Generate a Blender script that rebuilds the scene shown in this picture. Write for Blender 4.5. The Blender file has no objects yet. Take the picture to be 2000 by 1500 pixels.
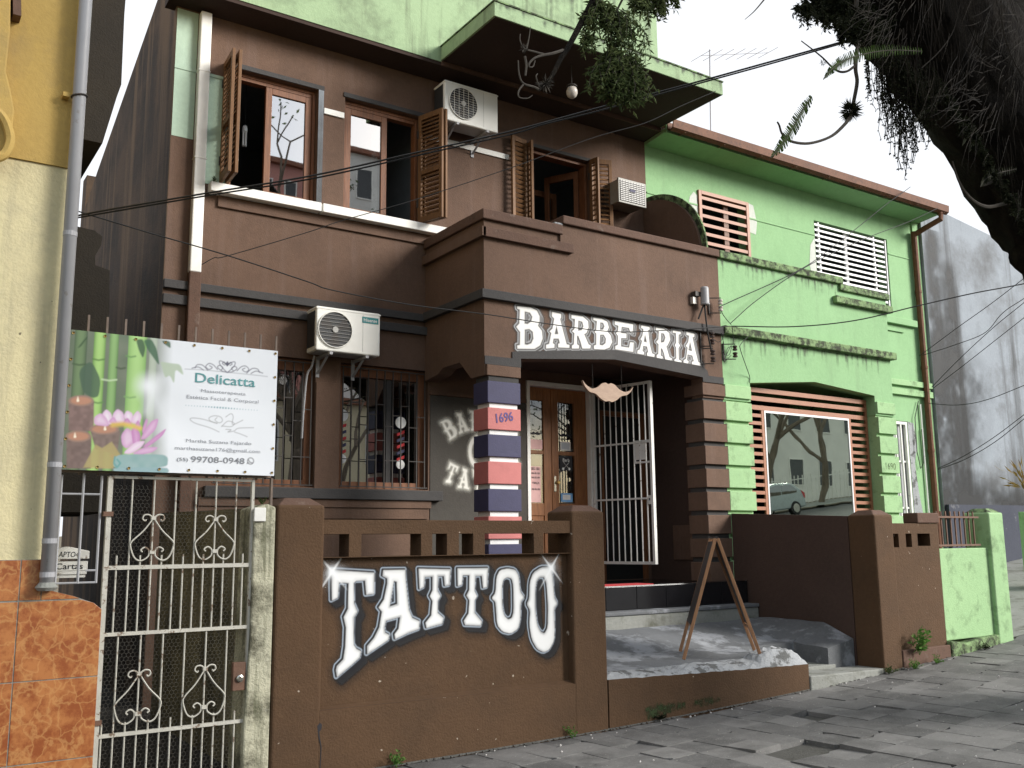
import bpy, bmesh, math, random
import numpy as np
from mathutils import Vector, Matrix

random.seed(7)
rng = np.random.default_rng(7)
scene = bpy.context.scene
C = scene.collection

# ------------------------------------------------------------------ camera
YAW, PITCH, ROLL, FPX, EYE = .591596, .162943, -.010167, 1878.4, 1.6
_f = Vector((math.sin(YAW) * math.cos(PITCH), math.cos(YAW) * math.cos(PITCH), math.sin(PITCH)))
_r0 = Vector((math.cos(YAW), -math.sin(YAW), 0)); _u0 = _r0.cross(_f)
_r = _r0 * math.cos(ROLL) + _u0 * math.sin(ROLL); _u = -_r0 * math.sin(ROLL) + _u0 * math.cos(ROLL)
cam_data = bpy.data.cameras.new('camera'); cam = bpy.data.objects.new('camera', cam_data); C.objects.link(cam)
cam_data.sensor_width = 36; cam_data.lens = 36 * FPX / 2000; cam_data.clip_start = .05; cam_data.clip_end = 2000
cam.matrix_world = Matrix(((_r.x, _u.x, -_f.x, 0), (_r.y, _u.y, -_f.y, 0), (_r.z, _u.z, -_f.z, EYE), (0, 0, 0, 1)))
scene.camera = cam

# ------------------------------------------------------------------ world, sun, exposure
SUN_DIR = Vector((.64, -.66, .42)).normalized()          # towards the light: up, to the right, from the street
SUN_EL = math.asin(SUN_DIR.z); SUN_AZ = math.atan2(SUN_DIR.x, SUN_DIR.y)
world = bpy.data.worlds.new('World'); scene.world = world; world.use_nodes = True
nt = world.node_tree; nt.nodes.clear()
wo = nt.nodes.new('ShaderNodeOutputWorld'); bg = nt.nodes.new('ShaderNodeBackground')
sky = nt.nodes.new('ShaderNodeTexSky'); sky.sky_type = 'NISHITA'; sky.sun_disc = False
sky.sun_elevation = SUN_EL; sky.sun_rotation = SUN_AZ; sky.air_density = 1.2; sky.dust_density = 1.5
tc = nt.nodes.new('ShaderNodeTexCoord'); mp = nt.nodes.new('ShaderNodeMapping'); mp.inputs['Scale'].default_value = (1, 1, 1.8)
mp.inputs['Location'].default_value = (.35, .1, .2)
ns = nt.nodes.new('ShaderNodeTexNoise'); ns.inputs['Scale'].default_value = 1.7; ns.inputs['Detail'].default_value = 7; ns.inputs['Roughness'].default_value = .55
rp = nt.nodes.new('ShaderNodeValToRGB'); rp.color_ramp.elements[0].position = .28; rp.color_ramp.elements[1].position = .40
mx = nt.nodes.new('ShaderNodeMix'); mx.data_type = 'RGBA'; mx.inputs[7].default_value = (5.3, 5.45, 5.7, 1)
L = nt.links.new
L(tc.outputs['Generated'], mp.inputs['Vector']); L(mp.outputs['Vector'], ns.inputs['Vector']); sp = nt.nodes.new('ShaderNodeSeparateXYZ'); ma = nt.nodes.new('ShaderNodeMath'); ma.operation = 'MULTIPLY_ADD'; ma.inputs[1].default_value = .26
L(tc.outputs['Generated'], sp.inputs[0]); L(sp.outputs['Y'], ma.inputs[0]); L(ns.outputs['Fac'], ma.inputs[2]); L(ma.outputs[0], rp.inputs['Fac'])
L(rp.outputs['Color'], mx.inputs[0]); L(sky.outputs['Color'], mx.inputs[6]); L(mx.outputs[2], bg.inputs['Color'])
bg.inputs['Strength'].default_value = .1; L(bg.outputs['Background'], wo.inputs['Surface'])
sl = bpy.data.lights.new('sun', 'SUN'); sl.energy = 3.2; sl.angle = math.radians(24); sl.color = (1, .965, .91)
sun = bpy.data.objects.new('sun', sl); C.objects.link(sun); sun.rotation_euler = SUN_DIR.to_track_quat('Z', 'Y').to_euler()
scene.view_settings.view_transform = 'Standard'; scene.view_settings.look = 'None'; scene.view_settings.gamma = 1
scene.view_settings.use_curve_mapping = False; scene.view_settings.exposure = 1.0
scene.render.engine = 'CYCLES'; scene.cycles.use_denoising = True; scene.cycles.max_bounces = 7; scene.cycles.transparent_max_bounces = 12
scene.cycles.caustics_reflective = False; scene.cycles.caustics_refractive = False

# ------------------------------------------------------------------ helpers
W, PP, FC = 6.6, 8.72, 10.07          # depths of the street wall, the porch front and the house front
XM = 9.17                             # party line between the two houses

def ray(px, py):
    return (px - 1000) / FPX * _r - (py - 750) / FPX * _u + _f
def at(px, py, Y):                    # the point at depth Y seen at that place of the survey photograph
    d = ray(px, py); d = d * (Y / d.y); return Vector((d.x, Y, d.z + EYE))
def onz(px, py, z):
    d = ray(px, py); d = d * ((z - EYE) / d.z); return Vector((d.x, d.y, z))
def ground(x):
    d = x - 4.0
    if d < 0: return .0093 * d
    if d < 8: return .0093 * d + .00505 * d * d
    if d < 60: return .3976 + .105 * (d - 8)
    return .3976 + .105 * 52

def tag(o, label=None, cat=None, group=None, kind=None):
    if label: o['label'] = label
    if cat: o['category'] = cat
    if group: o['group'] = group
    if kind: o['kind'] = kind
    return o
def thing(name, label, cat, loc=(0, 0, 0), group=None, rz=0):
    o = bpy.data.objects.new(name, None); C.objects.link(o); o.location = loc; o.rotation_euler = (0, 0, rz)
    o.empty_display_size = .2
    bpy.context.view_layer.update()
    return tag(o, label, cat, group)
def put(o, parent):                   # parent while keeping world placement
    if parent is not None:
        o.parent = parent
        m = Matrix.Identity(4); p = parent; ch = []
        while p is not None: ch.append(p); p = p.parent
        for q in reversed(ch): m = m @ q.matrix_parent_inverse @ q.matrix_basis
        o.matrix_parent_inverse = m.inverted()
    return o
def mesh_obj(name, verts, faces, mat, parent=None, smooth=False, local=False):
    me = bpy.data.meshes.new(name); me.from_pydata([tuple(v) for v in verts], [], faces); me.update()
    if mat is not None: me.materials.append(M[mat] if isinstance(mat, str) else mat)
    if smooth: me.polygons.foreach_set('use_smooth', [True] * len(me.polygons))
    o = bpy.data.objects.new(name, me); C.objects.link(o)
    if parent is not None:
        if local: o.parent = parent
        else: put(o, parent)
    return o
def copy_tree(o, parent=None):
    c = o.copy(); C.objects.link(c); c.parent = parent
    for ch in list(o.children): copy_tree(ch, c)
    return c

class MB:
    def __init__(s): s.v = []; s.f = []
    def add(s, v, f):
        n = len(s.v); s.v += [tuple(q) for q in v]; s.f += [tuple(i + n for i in q) for q in f]; return s
    def box(s, x0, x1, y0, y1, z0, z1):
        return s.add([(x0, y0, z0), (x1, y0, z0), (x1, y1, z0), (x0, y1, z0), (x0, y0, z1), (x1, y0, z1), (x1, y1, z1), (x0, y1, z1)],
                     [(0, 3, 2, 1), (4, 5, 6, 7), (0, 1, 5, 4), (1, 2, 6, 5), (2, 3, 7, 6), (3, 0, 4, 7)])
    def bar(s, a, b, w, d, up=(0, 0, 1)):            # rectangular bar from a to b
        a = Vector(a); b = Vector(b); t = (b - a).normalized(); n = Vector(up)
        if abs(t.dot(n)) > .95: n = Vector((0, 1, 0))
        p = t.cross(n).normalized(); q = p.cross(t)
        c = [(-1, -1), (1, -1), (1, 1), (-1, 1)]
        return s.add([a + p * i * w / 2 + q * j * d / 2 for i, j in c] + [b + p * i * w / 2 + q * j * d / 2 for i, j in c],
                     [(3, 2, 1, 0), (4, 5, 6, 7), (0, 1, 5, 4), (1, 2, 6, 5), (2, 3, 7, 6), (3, 0, 4, 7)])
    def prism(s, poly, d0, d1, axis='y'):            # poly in (x,z) for y, (y,z) for x, (x,y) for z
        n = len(poly)
        f = {'y': lambda p, d: (p[0], d, p[1]), 'x': lambda p, d: (d, p[0], p[1]), 'z': lambda p, d: (p[0], p[1], d)}[axis]
        ar = sum(poly[i][0] * poly[(i + 1) % n][1] - poly[(i + 1) % n][0] * poly[i][1] for i in range(n))
        P = list(poly) if ar > 0 else list(poly)[::-1]
        if axis in 'xz': d0, d1 = d1, d0
        return s.add([f(p, d0) for p in P] + [f(p, d1) for p in P],
                     [tuple(range(n)), tuple(range(2 * n - 1, n - 1, -1))] + [(i + n, (i + 1) % n + n, (i + 1) % n, i) for i in range(n)])
    def tube(s, pts, r, n=6, cap=True):
        pts = [Vector(p) for p in pts]; m = len(pts); R = r if isinstance(r, (list, tuple)) else [r] * m
        nrm = None; base = len(s.v)
        for i, p in enumerate(pts):
            t = (pts[min(i + 1, m - 1)] - pts[max(i - 1, 0)])
            if t.length < 1e-9: t = Vector((0, 0, 1))
            t.normalize()
            if nrm is None:
                nrm = t.cross(Vector((0, 0, 1)) if abs(t.z) < .9 else Vector((1, 0, 0))).normalized()
            nrm = (nrm - t * nrm.dot(t)); nrm = nrm.normalized() if nrm.length > 1e-6 else t.orthogonal().normalized()
            bi = t.cross(nrm)
            for k in range(n):
                a = 2 * math.pi * k / n; s.v.append(tuple(p + (nrm * math.cos(a) + bi * math.sin(a)) * R[i]))
        for i in range(m - 1):
            for k in range(n):
                a = base + i * n + k; b = base + i * n + (k + 1) % n; s.f.append((a, b, b + n, a + n))
        if cap: s.f.append(tuple(base + k for k in range(n))[::-1]); s.f.append(tuple(base + (m - 1) * n + k for k in range(n)))
        return s
    def lathe(s, prof, c, n=20, axis='z'):           # prof: (r, h)
        base = len(s.v); c = Vector(c)
        for r, h in prof:
            for k in range(n):
                a = 2 * math.pi * k / n; q = (r * math.cos(a), r * math.sin(a), h)
                if axis == 'y': q = (q[0], q[2], q[1])
                if axis == 'x': q = (q[2], q[0], q[1])
                s.v.append(tuple(c + Vector(q)))
        for i in range(len(prof) - 1):
            for k in range(n):
                a = base + i * n + k; b = base + i * n + (k + 1) % n
                s.f.append((a, b, b + n, a + n) if axis != 'y' else (a, a + n, b + n, b))
        s.f.append(tuple(base + k for k in range(n))[::-1] if axis != 'y' else tuple(base + k for k in range(n)))
        e = base + (len(prof) - 1) * n
        s.f.append(tuple(e + k for k in range(n)) if axis != 'y' else tuple(e + k for k in range(n))[::-1])
        return s
    def build(s, name, mat, parent=None, bevel=0, smooth=False, local=False, seg=2):
        o = mesh_obj(name, s.v, s.f, mat, parent, smooth, local)
        if bevel:
            b = o.modifiers.new('bevel', 'BEVEL'); b.width = bevel; b.segments = seg; b.limit_method = 'ANGLE'; b.angle_limit = math.radians(40)
        return o
def B(*a): return MB().box(*a)

def wall_grid(x0, x1, z0, z1, holes, ya, yb):        # wall in the xz plane with rectangular openings
    xs = sorted({x0, x1} | {h[0] for h in holes} | {h[1] for h in holes}); zs = sorted({z0, z1} | {h[2] for h in holes} | {h[3] for h in holes})
    xs = [x for x in xs if x0 <= x <= x1]; zs = [z for z in zs if z0 <= z <= z1]
    nx, nz = len(xs) - 1, len(zs) - 1
    def solid(i, j):
        if not (0 <= i < nx and 0 <= j < nz): return False
        cx = (xs[i] + xs[i + 1]) / 2; cz = (zs[j] + zs[j + 1]) / 2
        return not any(h[0] < cx < h[1] and h[2] < cz < h[3] for h in holes)
    m = MB()
    for i in range(nx):
        for j in range(nz):
            if not solid(i, j): continue
            a, b, c, d = xs[i], xs[i + 1], zs[j], zs[j + 1]
            m.add([(a, ya, c), (b, ya, c), (b, ya, d), (a, ya, d)], [(0, 1, 2, 3)]); m.add([(a, yb, c), (b, yb, c), (b, yb, d), (a, yb, d)], [(3, 2, 1, 0)])
            if not solid(i - 1, j): m.add([(a, ya, c), (a, ya, d), (a, yb, d), (a, yb, c)], [(0, 1, 2, 3)])
            if not solid(i + 1, j): m.add([(b, ya, c), (b, ya, d), (b, yb, d), (b, yb, c)], [(3, 2, 1, 0)])
            if not solid(i, j - 1): m.add([(a, ya, c), (b, ya, c), (b, yb, c), (a, yb, c)], [(3, 2, 1, 0)])
            if not solid(i, j + 1): m.add([(a, ya, d), (b, ya, d), (b, yb, d), (a, yb, d)], [(0, 1, 2, 3)])
    bm = bmesh.new(); vs = [bm.verts.new(v) for v in m.v]
    for f in m.f: bm.faces.new([vs[i] for i in f])
    bmesh.ops.remove_doubles(bm, verts=bm.verts, dist=1e-5); bm.verts.index_update()
    out = MB(); out.v = [tuple(v.co) for v in bm.verts]; out.f = [tuple(v.index for v in f.verts) for f in bm.faces]; bm.free()
    return out

def catmull(pts, k=6):
    pts = [Vector(p) for p in pts]
    if len(pts) < 3: return pts
    P = [pts[0] * 2 - pts[1]] + pts + [pts[-1] * 2 - pts[-2]]; out = []
    for i in range(1, len(P) - 2):
        for j in range(k):
            t = j / k; a, b, c, d = P[i - 1], P[i], P[i + 1], P[i + 2]
            out.append(.5 * ((2 * b) + (c - a) * t + (2 * a - 5 * b + 4 * c - d) * t * t + (3 * b - a - 3 * c + d) * t ** 3))
    out.append(P[-2]); return out

# ------------------------------------------------------------------ materials
M = {}
def new_mat(name):
    m = bpy.data.materials.new(name); m.use_nodes = True; M[name] = m
    t = m.node_tree; p = t.nodes['Principled BSDF']; return m, t, p
def mixc(t, fac, a, b):
    n = t.nodes.new('ShaderNodeMix'); n.data_type = 'RGBA'
    for i, v in ((0, fac), (6, a), (7, b)):
        if isinstance(v, (tuple, list)): n.inputs[i].default_value = (*v[:3], 1)
        elif isinstance(v, (int, float)): n.inputs[i].default_value = v
        else: t.links.new(v, n.inputs[i])
    return n.outputs[2]
def noise(t, scale, detail=5, rough=.55, stretch=None, coord=None, off=0):
    g = coord
    if g is None: g = t.nodes.new('ShaderNodeNewGeometry').outputs['Position']
    if stretch or off:
        mpn = t.nodes.new('ShaderNodeMapping'); mpn.inputs['Scale'].default_value = stretch or (1, 1, 1); mpn.inputs['Location'].default_value = (off, off * .7, off * .3)
        t.links.new(g, mpn.inputs['Vector']); g = mpn.outputs['Vector']
    n = t.nodes.new('ShaderNodeTexNoise'); n.inputs['Scale'].default_value = scale; n.inputs['Detail'].default_value = detail; n.inputs['Roughness'].default_value = rough
    t.links.new(g, n.inputs['Vector']); return n.outputs['Fac']
def ramp(t, v, a, b, lo=0., hi=1.):
    n = t.nodes.new('ShaderNodeMapRange'); n.inputs[1].default_value = a; n.inputs[2].default_value = b; n.inputs[3].default_value = lo; n.inputs[4].default_value = hi
    t.links.new(v, n.inputs[0]); return n.outputs[0]
def bump(t, p, h, strength, dist=.01):
    n = t.nodes.new('ShaderNodeBump'); n.inputs['Strength'].default_value = strength; n.inputs['Distance'].default_value = dist
    t.links.new(h, n.inputs['Height']); t.links.new(n.outputs['Normal'], p.inputs['Normal'])
def plaster(name, col, var=None, stain=None, stain_lo=.55, stain_hi=.75, stain_amt=.6, streak=None, streak_lo=.55, streak_hi=.75, streak_amt=.6,
            chips=None, chip_lo=.72, rough=.85, bmp=.25, scale=1.3, stain_scale=2.2, streak_stretch=(5, 5, .35), fine=None):
    m, t, p = new_mat(name)
    c = mixc(t, ramp(t, noise(t, scale, 6), .3, .7), col, var or tuple(x * .82 for x in col))
    c = mixc(t, ramp(t, noise(t, 24, 3, off=5), .35, .75, 0, .35), c, tuple(min(1, x * 1.18 + .004) for x in col))
    if stain: c = mixc(t, ramp(t, noise(t, stain_scale, 9, .68, off=3), stain_lo, stain_hi, 0, stain_amt), c, stain)
    if streak: c = mixc(t, ramp(t, noise(t, 1.4, 8, .62, streak_stretch, off=9), streak_lo, streak_hi, 0, streak_amt), c, streak)
    if fine: c = mixc(t, ramp(t, noise(t, 9, 10, .75, off=2), fine[1], fine[2], 0, fine[3]), c, fine[0])
    if chips: c = mixc(t, ramp(t, noise(t, 17, 2, .5, off=12), chip_lo, chip_lo + .012), c, chips)
    t.links.new(c, p.inputs['Base Color']); p.inputs['Roughness'].default_value = rough; p.inputs['Specular IOR Level'].default_value = .28
    h = t.nodes.new('ShaderNodeMath'); h.operation = 'ADD'
    t.links.new(noise(t, 55, 4, .6), h.inputs[0]); t.links.new(noise(t, 5, 4, .6, off=4), h.inputs[1])
    bump(t, p, h.outputs[0], bmp, .012); return m
def plain(name, col, rough=.5, metal=0., var=.85, scale=8, bmp=0, rust=None, rust_lo=.6, rust_amt=1, spec=.4, rust_scale=14):
    m, t, p = new_mat(name)
    c = mixc(t, ramp(t, noise(t, scale, 5), .35, .7), col, tuple(x * var for x in col))
    if rust: c = mixc(t, ramp(t, noise(t, rust_scale, 6, .65, off=6), rust_lo, rust_lo + .05, 0, rust_amt), c, rust)
    t.links.new(c, p.inputs['Base Color']); p.inputs['Roughness'].default_value = rough; p.inputs['Metallic'].default_value = metal; p.inputs['Specular IOR Level'].default_value = spec
    if bmp: bump(t, p, noise(t, 70, 4), bmp, .005)
    return m
def wood(name, col, dark, stretch=(14, 14, 1.2), rough=.5):
    m, t, p = new_mat(name)
    c = mixc(t, ramp(t, noise(t, 3.5, 8, .65, stretch), .35, .68), col, dark)
    c = mixc(t, ramp(t, noise(t, 2, 3, off=7), .4, .8, 0, .4), c, tuple(x * .55 for x in dark))
    t.links.new(c, p.inputs['Base Color']); p.inputs['Roughness'].default_value = rough; p.inputs['Specular IOR Level'].default_value = .3
    bump(t, p, noise(t, 9, 6, .6, stretch), .25, .004); return m
def glass(name, mirror=.4, tint=(.5, .55, .55), gl=(.95, .97, 1)):
    m, t, p = new_mat(name); t.nodes.remove(p); out = t.nodes['Material Output']
    g = t.nodes.new('ShaderNodeBsdfGlossy'); g.inputs['Roughness'].default_value = .012; g.inputs['Color'].default_value = (*gl, 1)
    tr = t.nodes.new('ShaderNodeBsdfTransparent'); tr.inputs['Color'].default_value = (*tint, 1)
    fr = t.nodes.new('ShaderNodeLayerWeight'); fr.inputs['Blend'].default_value = .5; pw = t.nodes.new('ShaderNodeMath'); pw.operation = 'POWER'; pw.inputs[1].default_value = 4; t.links.new(fr.outputs['Facing'], pw.inputs[0])
    a = t.nodes.new('ShaderNodeMath'); a.operation = 'ADD'; a.use_clamp = True; a.inputs[1].default_value = mirror; t.links.new(pw.outputs[0], a.inputs[0])
    ms = t.nodes.new('ShaderNodeMixShader'); t.links.new(a.outputs[0], ms.inputs[0]); t.links.new(tr.outputs[0], ms.inputs[1]); t.links.new(g.outputs[0], ms.inputs[2])
    bn = t.nodes.new('ShaderNodeBump'); bn.inputs['Strength'].default_value = .015; bn.inputs['Distance'].default_value = .02
    t.links.new(noise(t, 2.5, 1), bn.inputs['Height']); t.links.new(bn.outputs[0], g.inputs['Normal'])
    t.links.new(ms.outputs[0], out.inputs['Surface']); return m
def attr_mat(name, rough=.6, alpha=True):
    m, t, p = new_mat(name); a = t.nodes.new('ShaderNodeVertexColor'); a.layer_name = 'Col'
    t.links.new(a.outputs['Color'], p.inputs['Base Color']); p.inputs['Roughness'].default_value = rough; p.inputs['Specular IOR Level'].default_value = .25
    if alpha: t.links.new(a.outputs['Alpha'], p.inputs['Alpha'])
    return m

BROWN = (.136, .082, .057)
plaster('brown_plaster', BROWN, (.108, .066, .046), stain=(.07, .044, .033), stain_lo=.48, stain_hi=.72, stain_amt=.45, streak=(.17, .117, .095), streak_lo=.53, streak_hi=.72, streak_amt=.4, bmp=.35)
plaster('brown_fence', (.088, .048, .024), (.072, .040, .020), stain=(.05, .030, .017), stain_lo=.48, stain_hi=.74, stain_amt=.5, chips=(.36, .3, .24), chip_lo=.738, bmp=.55, fine=((.108, .062, .033), .55, .75, .3))
plaster('brown_worn', (.115, .066, .047), (.09, .054, .04), stain=(.23, .185, .155), stain_lo=.58, stain_hi=.7, stain_amt=.5, stain_scale=6, bmp=.4, fine=((.05, .035, .025), .55, .72, .6))
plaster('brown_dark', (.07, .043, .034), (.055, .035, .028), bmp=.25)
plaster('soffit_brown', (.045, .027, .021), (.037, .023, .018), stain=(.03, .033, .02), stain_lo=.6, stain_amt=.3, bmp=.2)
plaster('charcoal', (.062, .059, .058), (.05, .048, .048), stain=(.1, .095, .088), stain_lo=.6, stain_hi=.9, stain_amt=.5, bmp=.3)
plaster('charcoal_wall', (.068, .062, .054), (.056, .051, .045), stain=(.04, .036, .032), stain_amt=.5, bmp=.25)
plaster('pale_green', (.31, .42, .25), (.26, .36, .21), stain=(.11, .135, .085), stain_lo=.50, stain_hi=.72, stain_amt=.8, stain_scale=1.3, streak=(.11, .13, .08), streak_lo=.55, streak_hi=.70, streak_amt=.6, bmp=.3, fine=((.2, .25, .16), .62, .8, .4))
plaster('mint', (.40, .52, .41), (.35, .46, .37), stain=(.2, .25, .19), stain_lo=.6, stain_amt=.4, bmp=.2)
plaster('green_plaster', (.255, .43, .222), (.23, .395, .198), stain=(.18, .31, .16), stain_lo=.5, stain_hi=.75, stain_amt=.45, streak=(.2, .31, .17), streak_lo=.55, streak_hi=.74, streak_amt=.45, bmp=.3)
plaster('green_worn', (.31, .48, .25), (.27, .43, .22), stain=(.11, .17, .085), stain_lo=.53, stain_hi=.70, stain_amt=.75, stain_scale=4, fine=((.12, .16, .08), .6, .78, .55), bmp=.45)
plaster('green_moss', (.22, .33, .15), (.15, .22, .1), stain=(.035, .04, .025), stain_lo=.44, stain_hi=.58, stain_amt=.95, stain_scale=9, bmp=.8, fine=((.02, .022, .015), .52, .65, .8))
plaster('white_patch', (.55, .56, .52), (.47, .5, .45), stain=(.36, .48, .3), stain_lo=.5, stain_amt=.6)
plaster('yellow_plaster', (.50, .34, .105), (.44, .30, .095), stain=(.28, .21, .11), stain_lo=.5, stain_hi=.74, stain_amt=.55, streak=(.36, .27, .13), streak_lo=.6, streak_hi=.82, streak_amt=.4, chips=(.12, .1, .06), chip_lo=.765, bmp=.3)
plaster('cream_plaster', (.66, .585, .35), (.6, .53, .32), stain=(.40, .36, .25), stain_lo=.48, stain_hi=.72, stain_amt=.6, streak=(.32, .29, .2), streak_lo=.52, streak_hi=.7, streak_amt=.5, chips=(.2, .17, .11), chip_lo=.77, bmp=.45)
plaster('side_wall', (.10, .064, .04), (.055, .038, .027), stain=(.02, .017, .015), stain_lo=.45, stain_hi=.62, stain_amt=.85, stain_scale=.8, streak=(.19, .125, .075), streak_lo=.5, streak_hi=.62, streak_amt=.7, streak_stretch=(3, 3, .1), bmp=.6)
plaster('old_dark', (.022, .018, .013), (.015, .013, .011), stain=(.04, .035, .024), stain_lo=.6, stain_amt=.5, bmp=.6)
plaster('grey_wall', (.28, .31, .345), (.23, .255, .285), stain=(.10, .10, .10), stain_lo=.48, stain_hi=.66, stain_amt=.8, stain_scale=.55, streak=(.06, .06, .06), streak_lo=.50, streak_hi=.62, streak_amt=.9, streak_stretch=(1.1, 1.1, .06), bmp=.35, fine=((.2, .2, .2), .58, .75, .4))
plaster('navy_wall', (.06, .065, .085), (.045, .05, .07), stain=(.2, .2, .21), stain_lo=.62, stain_hi=.66, stain_amt=.6, bmp=.3)
plaster('mossy_post', (.47, .45, .33), (.38, .37, .28), stain=(.055, .05, .03), stain_lo=.47, stain_hi=.62, stain_amt=.85, stain_scale=3, streak=(.09, .095, .05), streak_lo=.5, streak_hi=.62, streak_amt=.7, streak_stretch=(9, 9, .9), bmp=.9, fine=((.62, .6, .5), .6, .72, .5))
plaster('mossy_passage', (.20, .18, .12), (.14, .125, .085), stain=(.04, .037, .024), stain_lo=.45, stain_hi=.62, stain_amt=.85, streak=(.34, .31, .21), streak_lo=.55, streak_hi=.7, streak_amt=.6, streak_stretch=(5, 5, .4), bmp=.7)
plaster('terrace_concrete', (.15, .157, .167), (.10, .104, .108), stain=(.33, .345, .37), stain_lo=.52, stain_hi=.60, stain_amt=.75, stain_scale=2.0, bmp=.5, fine=((.11, .11, .105), .6, .72, .7))
plaster('white_break', (.36, .37, .38), (.26, .27, .28), stain=(.08, .08, .075), stain_lo=.52, stain_hi=.58, stain_amt=.85, stain_scale=5, bmp=1.0)
plaster('step_concrete', (.27, .275, .255), (.2, .205, .185), stain=(.085, .085, .06), stain_lo=.5, stain_hi=.68, stain_amt=.8, stain_scale=4, bmp=.7)
plaster('mortar', (.10, .098, .09), (.07, .068, .06), stain=(.05, .05, .035), stain_amt=.7, stain_scale=6, bmp=1.0)
plaster('asphalt', (.055, .055, .056), (.045, .045, .046), bmp=.8)
plaster('earth', (.16, .13, .09), (.11, .095, .06), bmp=.8)
plaster('white_plaster', (.72, .71, .67), (.62, .61, .58), stain=(.4, .38, .33), stain_lo=.62, stain_amt=.4)
plaster('pink_plaster', (.55, .27, .23), (.47, .23, .2), stain=(.35, .2, .17), stain_amt=.4)
plaster('cream_far', (.62, .55, .38), (.55, .49, .34), stain_amt=.3, stain=(.4, .36, .26))
plain('white_sill', (.82, .81, .77), .6, var=.9, rust=(.3, .27, .23), rust_lo=.70, rust_amt=.6, bmp=.2)
plain('white_metal', (.74, .73, .69), .45, var=.9, rust=(.16, .1, .06), rust_lo=.62, rust_amt=.85, bmp=.15)
plain('gate_metal', (.50, .48, .42), .55, var=.85, rust=(.14, .085, .05), rust_lo=.58, rust_amt=.9, bmp=.4, rust_scale=22)
plain('ac_white', (.82, .81, .76), .4, var=.94, scale=4, rust=(.4, .37, .3), rust_lo=.68, rust_amt=.4)
plain('ac_dark', (.035, .036, .038), .5)
plain('grille_grey', (.42, .41, .39), .45)
plain('unit_grey', (.30, .29, .26), .5, rust=(.14, .12, .09), rust_lo=.62, rust_amt=.6)
plain('grey_pipe', (.36, .36, .375), .45, var=.86, scale=3, rust=(.22, .2, .16), rust_lo=.63, rust_amt=.5)
plain('dark_iron', (.045, .038, .034), .6, rust=(.1, .06, .04), rust_lo=.62, rust_amt=.6)
plain('rust_iron', (.16, .085, .055), .7, var=.6, bmp=.4)
plain('spike_iron', (.2, .15, .12), .7, var=.6)
plain('copper_gutter', (.16, .07, .04), .6, var=.7, scale=5, rust=(.09, .042, .028), rust_lo=.55, rust_amt=.7, spec=.15)
plain('lattice_brown', (.33, .135, .07), .5, var=.88, bmp=.2)
plain('slat_white', (.74, .73, .74), .45, var=.93)
plain('black_tile', (.012, .012, .014), .12, var=.8, spec=.5)
plain('navy_paint', (.048, .046, .10), .6, var=.85, bmp=.35, spec=.3)
plain('pink_paint', (.50, .165, .155), .6, var=.9, bmp=.35, spec=.3)
plain('white_paint', (.76, .75, .74), .6, var=.93, bmp=.3, spec=.3)
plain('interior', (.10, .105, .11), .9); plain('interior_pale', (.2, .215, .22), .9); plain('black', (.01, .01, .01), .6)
plain('cable', (.012, .012, .012), .6); plain('lamp_white', (.8, .8, .78), .3); plain('bulb', (.82, .82, .8), .25)
plain('rug_red', (.50, .045, .05), .9); plain('rug_grey', (.5, .52, .55), .9)
plain('ceramic', (.55, .5, .45), .3); plain('dark_ceramic', (.05, .03, .025), .25)
plain('paper', (.78, .75, .72), .6); plain('paper_pink', (.7, .42, .4), .6); plain('teal', (.01, .22, .23), .4); plain('blue_paper', (.18, .4, .7), .5)
plain('ink', (.02, .02, .025), .7); plain('grey_ink', (.25, .26, .28), .7); plain('pale_ink', (.36, .37, .40), .7); plain('teal_ink', (.12, .33, .34), .7); plain('purple_ink', (.09, .05, .2), .6); plain('white_ink', (.8, .8, .78), .6)
plain('chrome', (.6, .58, .52), .25, metal=1.); plain('brass', (.55, .38, .14), .35, metal=.9)
plain('roof_tile', (.3, .13, .08), .8, var=.6); plain('car_paint', (.42, .47, .47), .25, metal=.4, spec=.5); plain('rubber', (.02, .02, .02), .8); plain('head_glass', (.6, .62, .62), .1)
plain('board_black', (.03, .031, .034), .55, var=.8)
wood('door_wood', (.30, .125, .045), (.17, .065, .025)); wood('sash_wood', (.235, .095, .042), (.14, .058, .028)); wood('shutter_wood', (.21, .105, .043), (.12, .06, .027), rough=.6)
wood('pale_wood', (.36, .245, .17), (.27, .175, .12), (3, 3, 9)); wood('leg_wood', (.42, .22, .11), (.27, .14, .075))
_m, _t, _p = new_mat('bark')
_c = mixc(_t, ramp(_t, noise(_t, 5, 8, .7, (1.6, 1.6, .8)), .38, .62), (.020, .016, .012), (.007, .006, .005)); _c = mixc(_t, ramp(_t, noise(_t, 3, 8, .7, off=4), .55, .68, 0, .7), _c, (.04, .037, .024)); _t.links.new(_c, _p.inputs['Base Color']); _p.inputs['Roughness'].default_value = .95; _p.inputs['Specular IOR Level'].default_value = .1
bump(_t, _p, noise(_t, 7, 9, .75, (1.8, 1.8, .7)), 1.0, .09)
wood('twig', (.085, .075, .062), (.05, .043, .037), (6, 6, 6), .9); wood('bark_far', (.2, .16, .12), (.11, .09, .07), (3, 3, .6), .9)
glass('pane', .42, (.35, .38, .38)); glass('pane_dark', .42, (.3, .3, .3)); glass('pane_shop', .62, (.25, .28, .25), (.88, 1, .86)); plain('wire', (.075, .068, .055), .7); glass('pane_sill', .05, (.4, .4, .4)); glass('pane_clear', .10, (.55, .6, .6)); glass('car_glass', .2, (.15, .17, .17))
_m, _t, _p = new_mat('lamp_lit'); _p.inputs['Emission Color'].default_value = (1, .97, .9, 1); _p.inputs['Emission Strength'].default_value = 1.5
attr_mat('paint_print'); attr_mat('banner_print', .42, False)
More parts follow.
